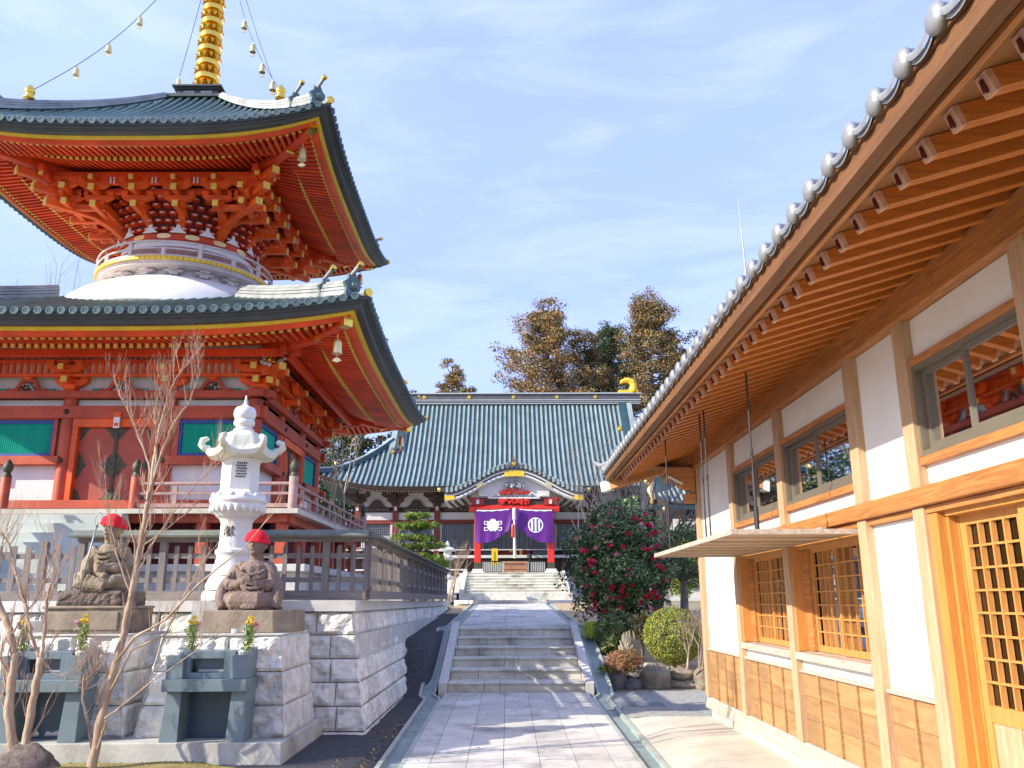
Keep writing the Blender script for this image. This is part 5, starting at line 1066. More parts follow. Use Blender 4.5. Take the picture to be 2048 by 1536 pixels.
# roof box and golden spire
pp('spire_base', 'fascia_grey', lambda b: (b.box(PX-.75, PX+.75, PY-.75, PY+.75, 13.93, 14.02), b.box(PX-.50, PX+.50, PY-.50, PY+.50, 14.02, 14.27), b.box(PX-.56, PX+.56, PY-.56, PY+.56, 14.27, 14.31), b.box(PX-.62, PX+.62, PY-.62, PY+.62, 14.31, 14.36)), bevel=.008)
pp('base_panel', 'ridge_grey', lambda b: [sbox(b, k, x-.14, x+.14, .495, .51, 14.06, 14.24) for k in (0, 1, 3) for x in (-.22, .22)])
sp = thing_child('spire', pg)
pp('spire_pole', 'gold', lambda b: b.lathe((PX, PY, 0), [(.30,14.36),(.31,14.44),(.22,14.50),(.17,14.60),(.10,14.66),(.10,19.6),(.02,20.6)], 24), sp, smooth='auto')
for i in range(10):
    z = 14.82+i*.42; R = .31-.008*i; mb = MB('gold'); mb.lathe((PX, PY, z), [(R-.09,0),(R-.01,.0),(R,.03),(R,.10),(R-.01,.13),(R-.09,.13)], 28); mb.build('spire_ring', sp, smooth='auto')
    mb = MB('gold')
    for j in range(12):
        a = 2*pi*j/12; d = Vector((cos(a), sin(a), 0)); tn = Vector((-sin(a), cos(a), 0)); c = Vector((PX, PY, z-.02))+d*(R-.06)
        mb.add([c-tn*.07, c+tn*.07, c+d*.10+tn*.05-Vector((0,0,.13)), c+d*.10-tn*.05-Vector((0,0,.13)), c+d*.06-Vector((0,0,.22))], [(0,1,2,3), (3,2,4)])
        mb.tube([c-Vector((0,0,.02))-d*.12, c-Vector((0,0,.24))-d*.10], .03, 5)
    mb.build('gilt_petals', sp)
# wind bells on roof corners, hip ornaments, chains with bells
def bell(c, s, lab, group):
    c = Vector(c); t = thing('wind_bell', tuple(c), lab, 'bell', group); mb = MB('pale_gold')
    mb.tube([c, c-Vector((0,0,.06*s))], .008*s, 5); mb.lathe(tuple(c-Vector((0,0,.32*s))), [(.085*s,0),(.075*s,.05*s),(.07*s,.18*s),(.05*s,.235*s),(.015*s,.26*s)], 12); mb.build('bell_body', t, smooth='auto')
    mb = MB('pale_gold'); mb.tube([c-Vector((0,0,.3*s)), c-Vector((0,0,.40*s))], .006*s, 4); q = c-Vector((0,0,.43*s)); mb.prism([(-.075*s,0),(0,-.03*s),(.075*s,0),(.03*s,.045*s),(-.03*s,.045*s)], lambda u, v: q+Vector((u,0,v)), (0,.012,0)); mb.build('clapper_plate', t)
for k, nm in ((0, 'front right'), (1, 'rear right')):
    for a, z, lv in ((4.72, 6.44, 'lower'), (3.55, 10.98, 'upper')): bell(rt(k, a, a, z), 1.15, 'gilt wind bell hanging under the %s corner of the %s pagoda roof' % (nm, lv), 'gilt bells under the roof corners')
for k in (0, 1, 2, 3):
    c = rt(k, 2.78, 2.78, US(2.78, 2.78)+.28); pp('hip_jewel', 'gold', lambda b: b.lathe(c, [(.11,0),(.12,.05),(.07,.09),(.10,.14),(.12,.20),(.09,.28),(.02,.36)], 12), upper, smooth=True)
    dsc = {0: 'front right', 1: 'rear right', 2: 'rear left', 3: 'front left'}[k]
    A = Vector(c)+Vector((0,0,.2)); Bp = Vector((PX, PY, 19.9)); pts = [A.lerp(Bp, t)-Vector((0,0,1))*sin(pi*t)*.75 for t in lin(0, 1, 25)]
    mb = MB('ink'); mb.tube(pts, .008, 4); o = mb.build('bell_chain', origin=tuple(A)); tag(o, 'thin dark chain sagging from the spire to the %s hip of the upper roof' % dsc, 'chain', 'chains from the spire')
    for j, t in enumerate((.10, .24, .38, .52) if k in (0, 1) else (.22, .38, .54)):
        p = A.lerp(Bp, t)-Vector((0,0,1))*sin(pi*t)*.75
        bell(p, .85, 'small gilt bell on the %s spire chain, %s from the roof' % (dsc, ('nearest', 'second', 'third', 'fourth')[j]), 'small bells on the spire chains')
# bronze roof of an incense burner at the far left
t = thing('bronze_burner', (-9.35, 13.6, 1.66), 'dark bronze incense burner whose curled roof corner shows at the left edge', 'incense burner')
def br_roof(u, v):
    k = abs(((u) % (pi/2))-pi/4)/(pi/4); R = lerp(.95, .12, v)*(.80+.20*k**2); return (-9.35+cos(u)*R, 13.6+sin(u)*R, 3.80+.45*v**1.6+.10*(k**4)*(1-v))
pp('roof', 'bronze_dark', lambda b: (b.grid(br_roof, lin(0, 2*pi, 65), lin(0, 1, 8)), b.grid(lambda u, v: (lambda p: (p[0], p[1], p[2]-.05*v))(br_roof(u, 0)), lin(0, 2*pi, 65), [0, 1]),
   [b.tube([(-9.35+r*cos(a), 13.6+r*sin(a), z) for r, z in ((.80,3.90),(.95,3.90),(1.06,3.96),(1.10,4.05),(1.05,4.12),(.99,4.10),(.98,4.05))], [.03,.04,.04,.035,.03,.025,.02], 7) for a in (0, pi/2, pi, 3*pi/2)]), t, smooth=True)
pp('pillar', 'bronze_dark', lambda b: [b.tube([(-9.35+.45*cos(a), 13.6+.45*sin(a), 2.7), (-9.35+.45*cos(a), 13.6+.45*sin(a), 3.84)], .05, 8) for a in (pi/4, 3*pi/4, 5*pi/4, 7*pi/4)], t); pp('bowl', 'bronze_dark', lambda b: b.lathe((-9.35, 13.6, 1.66), [(.4,0),(.3,.2),(.3,.5),(.6,.9),(.6,1.1)], 20), t, smooth='auto')
# ================= MAIN HALL =================
HX = .42
mh = thing('main_hall', (HX, 50, 2.95), 'large temple hall with a ribbed blue-green hipped roof at the far end of the path', 'temple hall')
def hp_(name, m, fn, parent=None, **k):
    mb = MB(m); fn(mb); return mb.build(name, parent or mh, **k)
hr = thing_child('main_roof', mh)
EY, RY, EZ_, RZ = 46.0, 52.0, 7.78, 13.80
HA, GA = 10.8, 7.15      # eave and gable half widths
def hz(d): s = max(0, d/6.0); return EZ_+(RZ-EZ_)*(.62*s+.38*s*s)
def hl(x): return .75*max(0, (abs(x)-6)/(HA-6))**2.4
def hs(x, d): return hz(d)+hl(x)*(1-min(1, d/3.8))
mb = MB('hall_pan'); rb_ = MB('hall_rib')
def dtop(x): return 6.0 if abs(x) <= GA else max(0., HA-abs(x))
st_ = .2815; n = int(2*HA/st_)
xs = [-HA+st_*i+(2*HA-n*st_)/2 for i in range(n+1)]
for a, b in zip(xs, xs[1:]):
    for i in range(10):
        t0, t1 = i/10, (i+1)/10
        if dtop(a) < .05 and dtop(b) < .05: continue
        q = [(HX+a, EY+dtop(a)*t0, hs(a, dtop(a)*t0)), (HX+b, EY+dtop(b)*t0, hs(b, dtop(b)*t0)), (HX+b, EY+dtop(b)*t1, hs(b, dtop(b)*t1)), (HX+a, EY+dtop(a)*t1, hs(a, dtop(a)*t1))]
        mb.add(q, [(0,1,2,3)])
for a in xs:
    if dtop(a) < .2: continue
    dd = lin(0, dtop(a), 11); vs = []
    for d in dd:
        p = Vector((HX+a, EY+d, hs(a, d)))
        for j, (u, v) in enumerate(((-.062, 0), (-.05, .075), (.05, .075), (.062, 0))): vs.append(p+Vector((u, 0, v)))
    rb_.add(vs, [(q*4+j, q*4+j+1, (q+1)*4+j+1, (q+1)*4+j) for q in range(10) for j in range(3)]+[(3,2,1,0)])
# side hips
for s in (-1, 1):
    mb.grid(lambda u, v: (HX+s*(HA-v), lerp(EY+v, 60-v, u), hs(HA*(1-u*.0), v)+(hl(HA)-hl(6))*(1-min(1, v/3.8))*(abs(2*u-1)**3-1)), lin(0, 1, 15), lin(0, 3.65, 6))
    for i in range(40):
        y = 46.2+.3*i; dm = min(3.65, y-46, 60-y)
        if dm > .2: rb_.tube([(HX+s*(HA-v), y, hz(v)+.05+hl(HA)*(1-min(1, v/3.8))*abs(2*(y-46)/14-1)**3) for v in lin(0, dm, 5)], .06, 4)
mb.grid(lambda u, v: (HX+u, lerp(52, 60, v), lerp(RZ, 8, v)), [-7.1, 7.1], [0, 1]); mb.build('roof_pan', hr); rb_.build('roof_ribs', hr)
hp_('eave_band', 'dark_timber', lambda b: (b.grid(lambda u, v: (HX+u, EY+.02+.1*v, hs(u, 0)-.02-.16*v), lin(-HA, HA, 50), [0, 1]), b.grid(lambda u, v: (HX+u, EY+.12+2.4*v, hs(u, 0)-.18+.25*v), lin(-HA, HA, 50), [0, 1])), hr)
mb = MB('hall_white'); 
for i in range(150): x = -HA+.1+i*(2*HA-.2)/149; z = hs(x, 0)-.25; mb.box(HX+x-.028, HX+x+.028, EY+.3, EY+.34, z, z+.055)
mb.build('white_rafter_ends', hr); mb = MB('red_timber')
for i in range(150): x = -HA+.1+i*(2*HA-.2)/149; z = hs(x, 0)-.25; mb.beam((HX+x, EY+.35, z+.03), (HX+x, EY+2.4, z+.22), .05, .06)
mb.build('rafters', hr)
rg = hp_('ridge', 'hall_ridge', lambda b: (b.box(HX-7.9, HX+7.9, 51.8, 52.2, 13.61, 14.31)), hr)
hp_('ridge_trim', 'hall_trim', lambda b: (b.box(HX-8.0, HX+8.0, 51.7, 52.3, 14.32, 14.39), b.box(HX-7.95, HX+7.95, 51.75, 52.25, 13.91, 13.96), b.box(HX-7.9, HX+7.9, 51.72, 52.25, 13.68, 13.73), b.box(HX-7.9, HX+7.9, 51.7, 52.25, 13.79, 13.82)), rg)
for x in (-5.6, -.02, 2.7, -2.8, 5.1): hp_('gold_crest', 'gold', lambda b: b.ball((HX+x, 51.78, 14.12), .13, 12, 6, (1,.3,1)), rg)
for s in (-1, 1):
    hp_('fin_ornament', 'yellow_paint', lambda b: b.tube([(HX+s*x, 52, z) for x, z in ((7.45,14.41),(7.52,14.66),(7.55,14.96),(7.42,15.18),(7.12,15.26),(6.85,15.18),(6.72,15.06))], [.36,.28,.22,.20,.17,.13,.06], 10), rg, smooth=True)
    hp_('fin_ornament', 'yellow_paint', lambda b: b.box(HX+s*7.2-.62, HX+s*7.2+.62, 51.8, 52.2, 14.39, 14.58), rg)
    # verge: descending ridge down the gable edge and the hip ridge to the corner
    mb = MB('hall_rib'); P = [Vector((HX+s*(GA-.0), EY+d, hs(GA, d)+.1)) for d in lin(2.9, 6, 8)]
    for p, q in zip(P, P[1:]): mb.beam(p, q, .34, .22)
    mb.use('hall_pan'); 
    for p, q in zip(P, P[1:]): mb.beam(p-Vector((s*.42,0,-.02)), q-Vector((s*.42,0,-.02)), .42, .3)
    mb.use('hall_ridge'); mb.ball((HX+s*(GA-.1), EY+2.8, hs(GA, 2.8)+.12), .27, 12, 6, (1,.5,1)); mb.use('gold'); mb.ball((HX+s*(GA-.1), EY+2.64, hs(GA, 2.8)+.12), .09, 8, 5, (1,.5,1)); mb.ball((HX+s*(GA-.75), EY+4.3, hs(GA, 4.3)+.16), .16, 8, 5, (1,.5,1.4)); mb.build('verge_ridge', hr)
    mb = MB('hall_pan'); P = [Vector((HX+s*(HA-d), EY+d, hs(HA-d, d)+.12)) for d in lin(0, 3.6, 9)]
    for p, q in zip(P, P[1:]): mb.beam(p, q, .3, .24)
    mb.use('hall_trim')
    for p, q in zip(P, P[1:]): mb.beam(p+Vector((0,0,.16)), q+Vector((0,0,.16)), .22, .08)
    mb.use('pale_gold'); mb.ball(P[0]+Vector((s*.02,-.15,.15)), .14, 8, 5); mb.ball(P[2]+Vector((s*.0,-.15,.32)), .12, 8, 5); mb.build('hip_ridge', hr)
    hp_('gable_wall', 'hall_white', lambda b: b.add([(HX+s*(GA-.5), 49, 9.9), (HX+s*(GA-.5), 55, 9.9), (HX+s*(GA-.5), 52, 13.2)], [(0,1,2)]))
# walls
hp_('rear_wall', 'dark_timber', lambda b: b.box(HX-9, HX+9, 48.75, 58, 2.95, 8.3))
CX = [-8.9, -6.75, -4.4, -2.05, 2.05, 4.4, 6.75, 8.9]
for x in CX:
    hp_('column', 'red_timber', lambda b: b.box(HX+x-.16, HX+x+.16, 48.36, 48.62, 3.1, 7.0))
    hp_('bracket_set', 'dark_timber', lambda b: (b.box(HX+x-.22, HX+x+.22, 48.1, 48.6, 6.98, 7.12), b.prism([(-.5,7.36),(.5,7.36),(.5,7.28),(.28,7.13),(-.28,7.13),(-.5,7.28)], lambda u, v: (HX+x+u, 48.2, v), (0,.2,0)), b.prism([(-.75,7.62),(.75,7.62),(.75,7.52),(.5,7.38),(-.5,7.38),(-.75,7.52)], lambda u, v: (HX+x+u, 47.9, v), (0,.2,0)), b.box(HX+x-.1, HX+x+.1, 47.4, 48.5, 7.4, 7.52), [b.box(HX+x+dx-.09, HX+x+dx+.09, 47.8, 48.1, 7.62, 7.74) for dx in (-.62, 0, .62)], b.use('hall_white'), b.box(HX+x-.07, HX+x+.07, 48.3, 48.355, 6.72, 6.95)))
for a, b_ in zip(CX, CX[1:]):
    hp_('plaster_panel', 'hall_white', lambda b: (b.box(HX+a+.16, HX+b_-.16, 48.5, 48.7, 6.2, 6.62), b.box(HX+a, HX+b_, 48.5, 48.7, 6.9, 7.9)))
    hp_('red_lintel', 'red_timber', lambda b: (b.box(HX+a+.16, HX+b_-.16, 48.42, 48.7, 5.98, 6.2)))
    hp_('carved_beam', 'dark_timber', lambda b: (b.box(HX+a+.16, HX+b_-.16, 48.45, 48.7, 6.66, 6.74), b.box(HX+a+.16, HX+b_-.16, 48.45, 48.7, 6.82, 6.92), b.prism([(-.55,6.93),(.55,6.93),(.4,7.0),(.22,7.25),(.12,7.32),(-.12,7.32),(-.22,7.25),(-.4,7.0)], lambda u, v: (HX+(a+b_)/2+u, 48.3, v), (0,.12,0)), b.use('hall_white'), [b.ball((HX+lerp(a, b_, .2+.06*i), 48.44, 6.78), .03, 6, 4) for i in range(11)]))
    if a < -2 or a > 2:
        w = hp_('screen_window', 'screen_paper', lambda b: b.box(HX+a+.28, HX+b_-.28, 48.55, 48.6, 4.5, 5.96))
        def bars(b):
            for i in range(15): x = lerp(a+.28, b_-.28, i/14); b.box(HX+x-.012, HX+x+.012, 48.53, 48.55, 4.5, 5.96)
            for i in range(12): z = lerp(4.5, 5.96, i/11); b.box(HX+a+.28, HX+b_-.28, 48.525, 48.535, z-.01, z+.01)
        hp_('screen_bars', 'dark_timber', bars, w); hp_('window_jamb', 'hall_white', lambda b: b.box(HX+a+.17, HX+a+.28, 48.46, 48.62, 4.45, 5.97), w); hp_('window_jamb', 'hall_white', lambda b: b.box(HX+b_-.28, HX+b_-.17, 48.46, 48.62, 4.45, 5.97), w)
# centre bay doors
for i in range(4):
    x = -1.9+i*.96
    if i in (1, 2): continue
    def lat(b):
        for j in range(9): b.box(HX+x+j*.118-.01, HX+x+j*.118+.01, 48.5, 48.52, 4.0, 5.9)
        for j in range(14): b.box(HX+x, HX+x+.95, 48.49, 48.5, 4.0+j*.145-.01, 4.0+j*.145+.01)
    d = hp_('lattice_door', 'screen_paper', lambda b: b.box(HX+x, HX+x+.95, 48.52, 48.56, 4.0, 5.9)); hp_('lattice_bars', 'dark_timber', lat, d)
hp_('inner_shrine', 'wine_red', lambda b: (b.box(HX-.9, HX+.9, 48.6, 48.72, 3.2, 5.9), b.use('gold'), b.box(HX-.3, HX-.2, 48.58, 48.6, 4.4, 4.9), b.box(HX+.25, HX+.4, 48.58, 48.6, 4.2, 4.8), b.box(HX-.05, HX+.05, 48.58, 48.6, 5.0, 5.4)))
# veranda
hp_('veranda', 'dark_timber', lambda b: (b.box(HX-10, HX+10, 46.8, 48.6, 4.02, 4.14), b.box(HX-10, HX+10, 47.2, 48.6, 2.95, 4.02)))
hp_('veranda_edge', 'grey_plaster', lambda b: (b.box(HX-10, HX+10, 46.76, 46.8, 4.0, 4.15), b.box(HX-10, HX+10, 46.9, 46.94, 4.42, 4.47), b.box(HX-10, HX-2.6, 46.7, 46.8, 3.35, 3.42)))
for x in (-9.7, -8.2, -6.7, -5.2, -3.7, -2.6, 2.6, 3.7, 5.2, 6.7, 8.2): hp_('veranda_post', 'dark_timber', lambda b: (b.box(HX+x-.06, HX+x+.06, 46.85, 46.97, 2.95, 4.6), b.use('bronze_dark'), b.ball((HX+x, 46.91, 4.68), .08, 8, 5)))
hp_('white_railing', 'grey_plaster', lambda b: [b.box(HX-8.9+.11*i, HX-8.85+.11*i, 46.2, 46.24, 4.5, 5.15) for i in range(20)])
# porch
po = thing_child('porch', mh); PH = 42.5; W_ = 3.42
def kz(x): t = min(1, abs(x)/W_); return 6.72+1.26*(cos(pi/2*t)**2.0)**.92+.10*max(0, t-.85)/.15*.5
mb = MB('hall_rib'); us = lin(-W_, W_, 61); mb.use('hall_pan')
mb.grid(lambda u, v: (.33+u, v, kz(u)+.24), us, [41.8, 46.6]); n = 30
for i in range(n+1):
    x = -W_+.05+i*(2*W_-.1)/n; mb.use('hall_rib'); mb.tube([(.33+x, 41.76, kz(x)+.27), (.33+x, 46.6, kz(x)+.27)], .052, 6)

for i in range(n):
    x = -W_+.12+i*(2*W_-.24)/(n-1); zz = kz(x); mb.use('hall_rib'); mb.box(.33+x-.06, .33+x+.06, 41.72, 41.80, zz+.16, zz+.42)
mb.use('hall_pan'); mb.grid(lambda u, v: (.33+u, 41.78, kz(u)+.16+.22*v), us, [0, 1])
mb.build('curved_gable_roof', po)
def band(name, m, o0, o1, y, w=W_, th=.12, wr=None):
    mb = MB(m); mb.grid(lambda u, v: (.33+u, y, kz(u)+lerp(o0, o1, v)), lin(-w, w, 61), [0, 1]); mb.grid(lambda u, v: (.33+u, y+th*v, kz(u)+o0), lin(-w, w, 61), [0, 1]); return mb.build(name, po)
band('roof_edge', 'hall_ridge', .06, .235, 41.80, th=1.5); band('white_band', 'hall_white', -.02, .06, 41.84); band('black_band', 'window_dark', -.11, -.02, 41.87); band('white_band', 'hall_white', -.20, -.11, 41.86); band('under_band', 'hall_trim', -.27, -.20, 41.95, th=3)
for s in (-1, 1):
    hp_('gold_fitting', 'yellow_paint', lambda b: b.grid(lambda u, v: (.33+s*u, 41.83, kz(u)+lerp(-.21, .0, v)), lin(W_*.86, W_, 6), [0, 1]), po)
    hp_('gold_fitting', 'pale_gold', lambda b: b.grid(lambda u, v: (.33+s*u, 41.83, kz(u)+lerp(-.2, .0, v)), lin(1.55, 1.85, 4), [0, 1]), po)
    hp_('eave_tip', 'pale_gold', lambda b: (b.use('fascia_grey'), b.beam((.33+s*3.1, 41.8, 6.98), (.33+s*3.6, 41.8, 7.06), .12, .16), b.use('gold'), b.ball((.33+s*3.68, 41.8, 7.06), .11, 8, 6)), po)
    hp_('eave_boards', 'dark_timber', lambda b: [b.beam((.33+s*(2.3+.3*i), 41.95, kz(2.3+.3*i)-.3), (.33+s*(2.1+.3*i), 46, kz(2.3+.3*i)-.28), .1, .1) for i in range(4)], po)
hp_('gold_fitting', 'yellow_paint', lambda b: b.grid(lambda u, v: (.33+u, 41.83, kz(u)+lerp(-.21-.04*cos(u*3), .03, v)), lin(-.5, .5, 9), [0, 1]), po)
hp_('gable_panel', 'hall_white', lambda b: b.grid(lambda u, v: (.33+u, 42.3, lerp(6.78, kz(u)-.2, v)), lin(-1.75, 1.75, 25), [0, 1]), po)
mb = MB('bronze_fitting')
for i in range(70):
    a = random.uniform(-1, 1); mb.use(random.choice(['blue_granite','hall_ridge','grey_plaster'])); mb.ball((.33+a*.5, 42.1, 7.35+random.uniform(-.22,.2)*(1-abs(a)*.6)), random.uniform(.03,.07), 6, 4)
mb.build('phoenix_carving', po)
mb = MB('wine_red')
for i in range(60): a = random.uniform(-1, 1); mb.use(random.choice(['wine_red','wine_red','porch_red'])); mb.ball((.33+a*.72, 42.15, 6.98+random.uniform(-.15,.17)*(1-abs(a)*.5)), random.uniform(.04,.08), 6, 4)
mb.use('hall_white')
for s in (-1, 1):
    for i in range(26): t = i/25; mb.ball((.33+s*(.75+.9*t), 42.15, 6.82+.14*sin(t*9)*(1-t)), .035, 5, 4)
mb.build('cloud_carving', po)
hp_('tie_beam', 'hall_white', lambda b: (b.box(-1.35, 2.0, 42.2, 42.4, 6.66, 6.74)), po); hp_('dark_transom', 'dark_timber', lambda b: b.box(-1.4, 2.06, 42.3, 42.5, 6.18, 6.66), po)
hp_('rainbow_beam', 'porch_red', lambda b: b.grid(lambda u, v: [(u, 42.28, 6.0+.08*(1-((u-.33)/2.2)**2)), (u, 42.22, 6.14), (u, 42.22, 6.26), (u, 42.3, 6.36)][int(v)], lin(-1.9, 2.56, 25), range(4)), po)
hp_('dragon_carving', 'porch_red', lambda b: [b.ball((.33+random.uniform(-.75,.75), 42.22, 6.5+random.uniform(-.1,.12)), random.uniform(.04,.09), 6, 4) for _ in range(50)], po)
for x in (-1.47, 2.13):
    hp_('red_pillar', 'porch_red', lambda b: b.box(x-.16, x+.16, 42.34, 42.66, 3.55, 6.5), po, bevel=.02)
    hp_('pillar_base', 'bronze_fitting', lambda b: (b.box(x-.17, x+.17, 42.33, 42.67, 3.25, 3.56), b.use('white_marble'), b.box(x-.3, x+.3, 42.2, 42.8, 3.03, 3.15), b.box(x-.24, x+.24, 42.26, 42.74, 3.15, 3.26)), po)
    hp_('elephant_bracket', 'wine_red', lambda b: (b.box(x-.32, x+.32, 42.2, 42.6, 6.35, 6.62), b.box(x-.5, x+.5, 42.2, 42.6, 6.62, 6.72), b.use('hall_white'), b.box(x-.07, x+.07, 42.15, 42.19, 6.4, 6.6)), po)
hp_('ridge_end', 'hall_ridge', lambda b: (b.prism([(-.45,8.18),(.45,8.18),(.3,8.28),(.2,8.42),(.08,8.52),(-.08,8.52),(-.2,8.42),(-.3,8.28)], lambda u, v: (.33+u, 41.7, v), (0,.14,0)), b.use('gold'), b.ball((.33, 41.68, 8.32), .11, 10, 6, (1,.4,1)), b.tube([(.33, 41.78, 8.5), (.33, 41.7, 8.68)], .05, 8)), po)
hp_('porch_step', 'hall_trim', lambda b: (b.box(-1.3, 1.95, 44.5, 46.2, 3.03, 3.4), b.box(-1.3, 1.95, 45.2, 46.2, 3.4, 3.75)), po)
for a, b_ in ((-1.3, -.25), (.95, 1.95)):
    hp_('low_lattice_gate', 'dark_timber', lambda b: (b.box(a, b_, 43.0, 43.05, 3.62, 3.68), b.box(a, b_, 43.0, 43.05, 3.1, 3.15), [b.box(a+.09*i, a+.09*i+.035, 43.0, 43.04, 3.1, 3.66) for i in range(int((b_-a)/.09)+1)]), po)
# things at the porch
def cur(s):
    """half of the gathered curtain: s=-1 left, s=1 right. u 0 at the centre .. 1 at the pillar"""
    def f(u, v):
        x = .33+s*(.04+u*1.86); top = 6.10-.03*sin(u*pi)+.05*(1-u); bot = lerp(5.18, 4.50, sm(min(1, u*1.35))**.8)+(.12*(1-u) if u < .12 else 0)
        z = lerp(top, bot, v); pin = (1-u)**3*v; x -= s*pin*.0
        fold = .035*sin(u*20+v*4.5*(1-u)*s)*v*(.3+.7*(abs(u-.55)*1.5)); return (x, 42.12+fold-.06*v*(1-u), z)
    return f
for s, lab in ((-1, 'left half of the purple porch curtain, bearing a white cherry blossom crest'), (1, 'right half of the purple porch curtain, bearing a white ring with three bars')):
    t = thing('porch_curtain', (.33+s*.95, 42.1, 6.1), lab, 'curtain', 'purple curtain halves across the porch'); f = cur(s)
    mb = MB('purple_cloth'); mb.grid(f, lin(0, 1, 49), lin(0, 1, 25)); mb.build('cloth', t, smooth=True)
    cu, cv = .54, .50; c0_ = Vector(f(cu, cv))
    def on(px, pz):  # point on the cloth at offset (metres) from crest centre, pushed out a hair
        u = cu+s*px/1.86; zt_, zb = f(u, 0)[2], f(u, 1)[2]; v = (zt_-(c0_.z+pz))/(zt_-zb); q = Vector(f(u, v)); return q-Vector((0, .012, 0))
    mb = MB('white_cloth')
    def poly(pts): 
        c = Vector((sum(p[0] for p in pts)/len(pts), sum(p[1] for p in pts)/len(pts))); P = [on(*p) for p in pts]; mb.add([on(*c)]+P, [(0, i+1, (i+1) % len(P)+1) for i in range(len(P))])
    if s == 1:
        R1, R2 = .37, .315; A = lin(0, 2*pi, 49)
        mb.grid(lambda u, v: on(lerp(R2, R1, v)*cos(u), lerp(R2, R1, v)*sin(u)), A, [0, 1])
        for x0 in (-.17, 0, .17):
            hh = sqrt(R2**2-(abs(x0)+.055)**2)+.02; mb.grid(lambda u, v: on(u, v), [x0-.052, x0, x0+.052], lin(-hh, hh, 7))
        for q in (-1, 1): pass
    else:
        for k in range(5):
            a = pi/2+2*pi*k/5; c = (cos(a)*.17, sin(a)*.17); poly([(c[0]+.155*cos(t)*(1-.25*(abs(((t-a+pi) % (2*pi))-pi) < .2)), c[1]+.155*sin(t)*(1-.25*(abs(((t-a+pi) % (2*pi))-pi) < .2))) for t in lin(0, 2*pi, 25)[:-1]])
        poly([(.15*cos(t), .15*sin(t)) for t in lin(0, 2*pi, 17)[:-1]])
        for q in (-1, 1):
            for zc in (.12, -.18):
                for (x0, x1, z0, z1) in ((.26, .44, .05, .085), (.26, .44, -.085, -.05), (.40, .44, -.05, .05)): mb.grid(lambda u, v: on(u, v), sorted([q*x0, q*x1]), [zc+z0, zc+z1])
    mb.build('white_crest', t)
    mb = MB('white_cloth'); mb.grid(lambda u, v: (lambda p: (p[0], p[1]-.014, p[2]+.02))(f(u, .012+v*(.03+.018*abs(sin(u*14))))), lin(.12, .97, 40), [0, 1]); mb.build('scalloped_hem', t)
mb = MB('rope'); mb.tube([(.33, 41.95, 6.15), (.33, 41.95, 5.2), (.34, 41.93, 4.3), (.35, 41.9, 3.75)], [.05,.045,.07,.08], 8)
for i in range(6): mb.ball((.33, 41.93, 6.1-.09*i), .09, 8, 5)
t = thing('bell_rope', (.33, 41.95, 6.15), 'thick white bell rope hanging between the two purple curtain halves, with a red tassel', 'rope'); mb.build('rope_strand', t, smooth=True)
hp_('red_tassel', 'porch_red', lambda b: b.lathe((.26, 41.9, 4.75), [(.07,0),(.09,.05),(.08,.5),(.05,.62)], 10), t)
t = thing('offertory_box', (.3, 42.8, 3.03), 'brown wooden offertory box at the top of the steps under the bell rope', 'offertory box')
hp_('box_body', 'wood_box', lambda b: (b.box(-.17, .92, 42.5, 43.1, 3.04, 3.55), b.box(-.22, .97, 42.44, 42.5, 3.52, 3.62), b.box(-.22, .97, 42.45, 42.5, 3.26, 3.31)), t, bevel=.01); hp_('slatted_top', 'dark_timber', lambda b: [b.box(-.15+.1*i, -.10+.1*i, 42.5, 43.1, 3.56, 3.6) for i in range(11)], t)
mb = MB('sign_yellow'); mb.box(-.82, -.50, 44.2, 44.25, 3.5, 4.35); mb.use('ink'); mb.box(-.67, -.64, 44.19, 44.2, 3.6, 4.2); tag(mb.build('yellow_sign', origin=(-.66,44.2,3.4)), 'upright yellow sign board behind the low lattice gate, left of the offertory box', 'sign')
mb = MB('bronze_dark'); mb.lathe((1.08, 42.7, 3.03), [(.12,0),(.03,.05),(.03,.7),(.12,.75),(.13,.95),(.05,1.0)], 12); tag(mb.build('standing_lantern', smooth='auto', origin=(1.08,42.7,3.03)), 'slender dark metal stand right of the offertory box', 'lantern stand')
# side hall at right
sh = thing('side_hall', (11, 47, 2.9), 'smaller side hall with gilt corner ornaments, half hidden behind the leafless trees', 'temple hall')
def q_(name, m, fn, **k): return hp_(name, m, fn, sh, **k)
q_('roof_bed', 'hall_pan', lambda b: (b.grid(lambda u, v: (u, 42+v, 6.35+.55*v+.06*v*v*.2+.5*max(0, (9-u)/2.2)**2*(1-v/3)), lin(7.0, 16, 20), lin(0, 3, 5)), b.box(6.9, 16, 42.05, 42.3, 6.1, 6.3)))
q_('tile_rows', 'hall_rib', lambda b: [b.tube([(x, 42+v, 6.40+.55*v+.06*v*v*.2+.5*max(0, (9-x)/2.2)**2*(1-v/3)) for v in lin(0, min(3, x-6.9), 4)], .07, 6) for x in [7.1+.27*i for i in range(33)]])
q_('upper_roof', 'hall_rib', lambda b: [b.tube([(8.2+.27*i, 44.6, 8.15+.25*max(0,(9.5-8.2-.27*i)/1.5)**2), (8.2+.27*i, 47.5, 10.2)], .07, 6) for i in range(30)]); q_('upper_bed', 'hall_pan', lambda b: b.add([(8.0,44.6,8.1),(16,44.6,8.1),(16,47.5,10.15),(8,47.5,10.15)], [(0,1,2,3)]))
q_('gilt_ornament', 'pale_gold', lambda b: (b.tube([(7.2,41.9,7.4),(7.0,41.85,7.0),(7.15,41.85,6.6),(7.0,41.8,6.2)], [.12,.18,.14,.06], 8), b.ball((6.9,41.9,7.45), .18, 8, 6), b.ball((7.7,41.9,6.1), .13, 8, 6)), smooth=True)
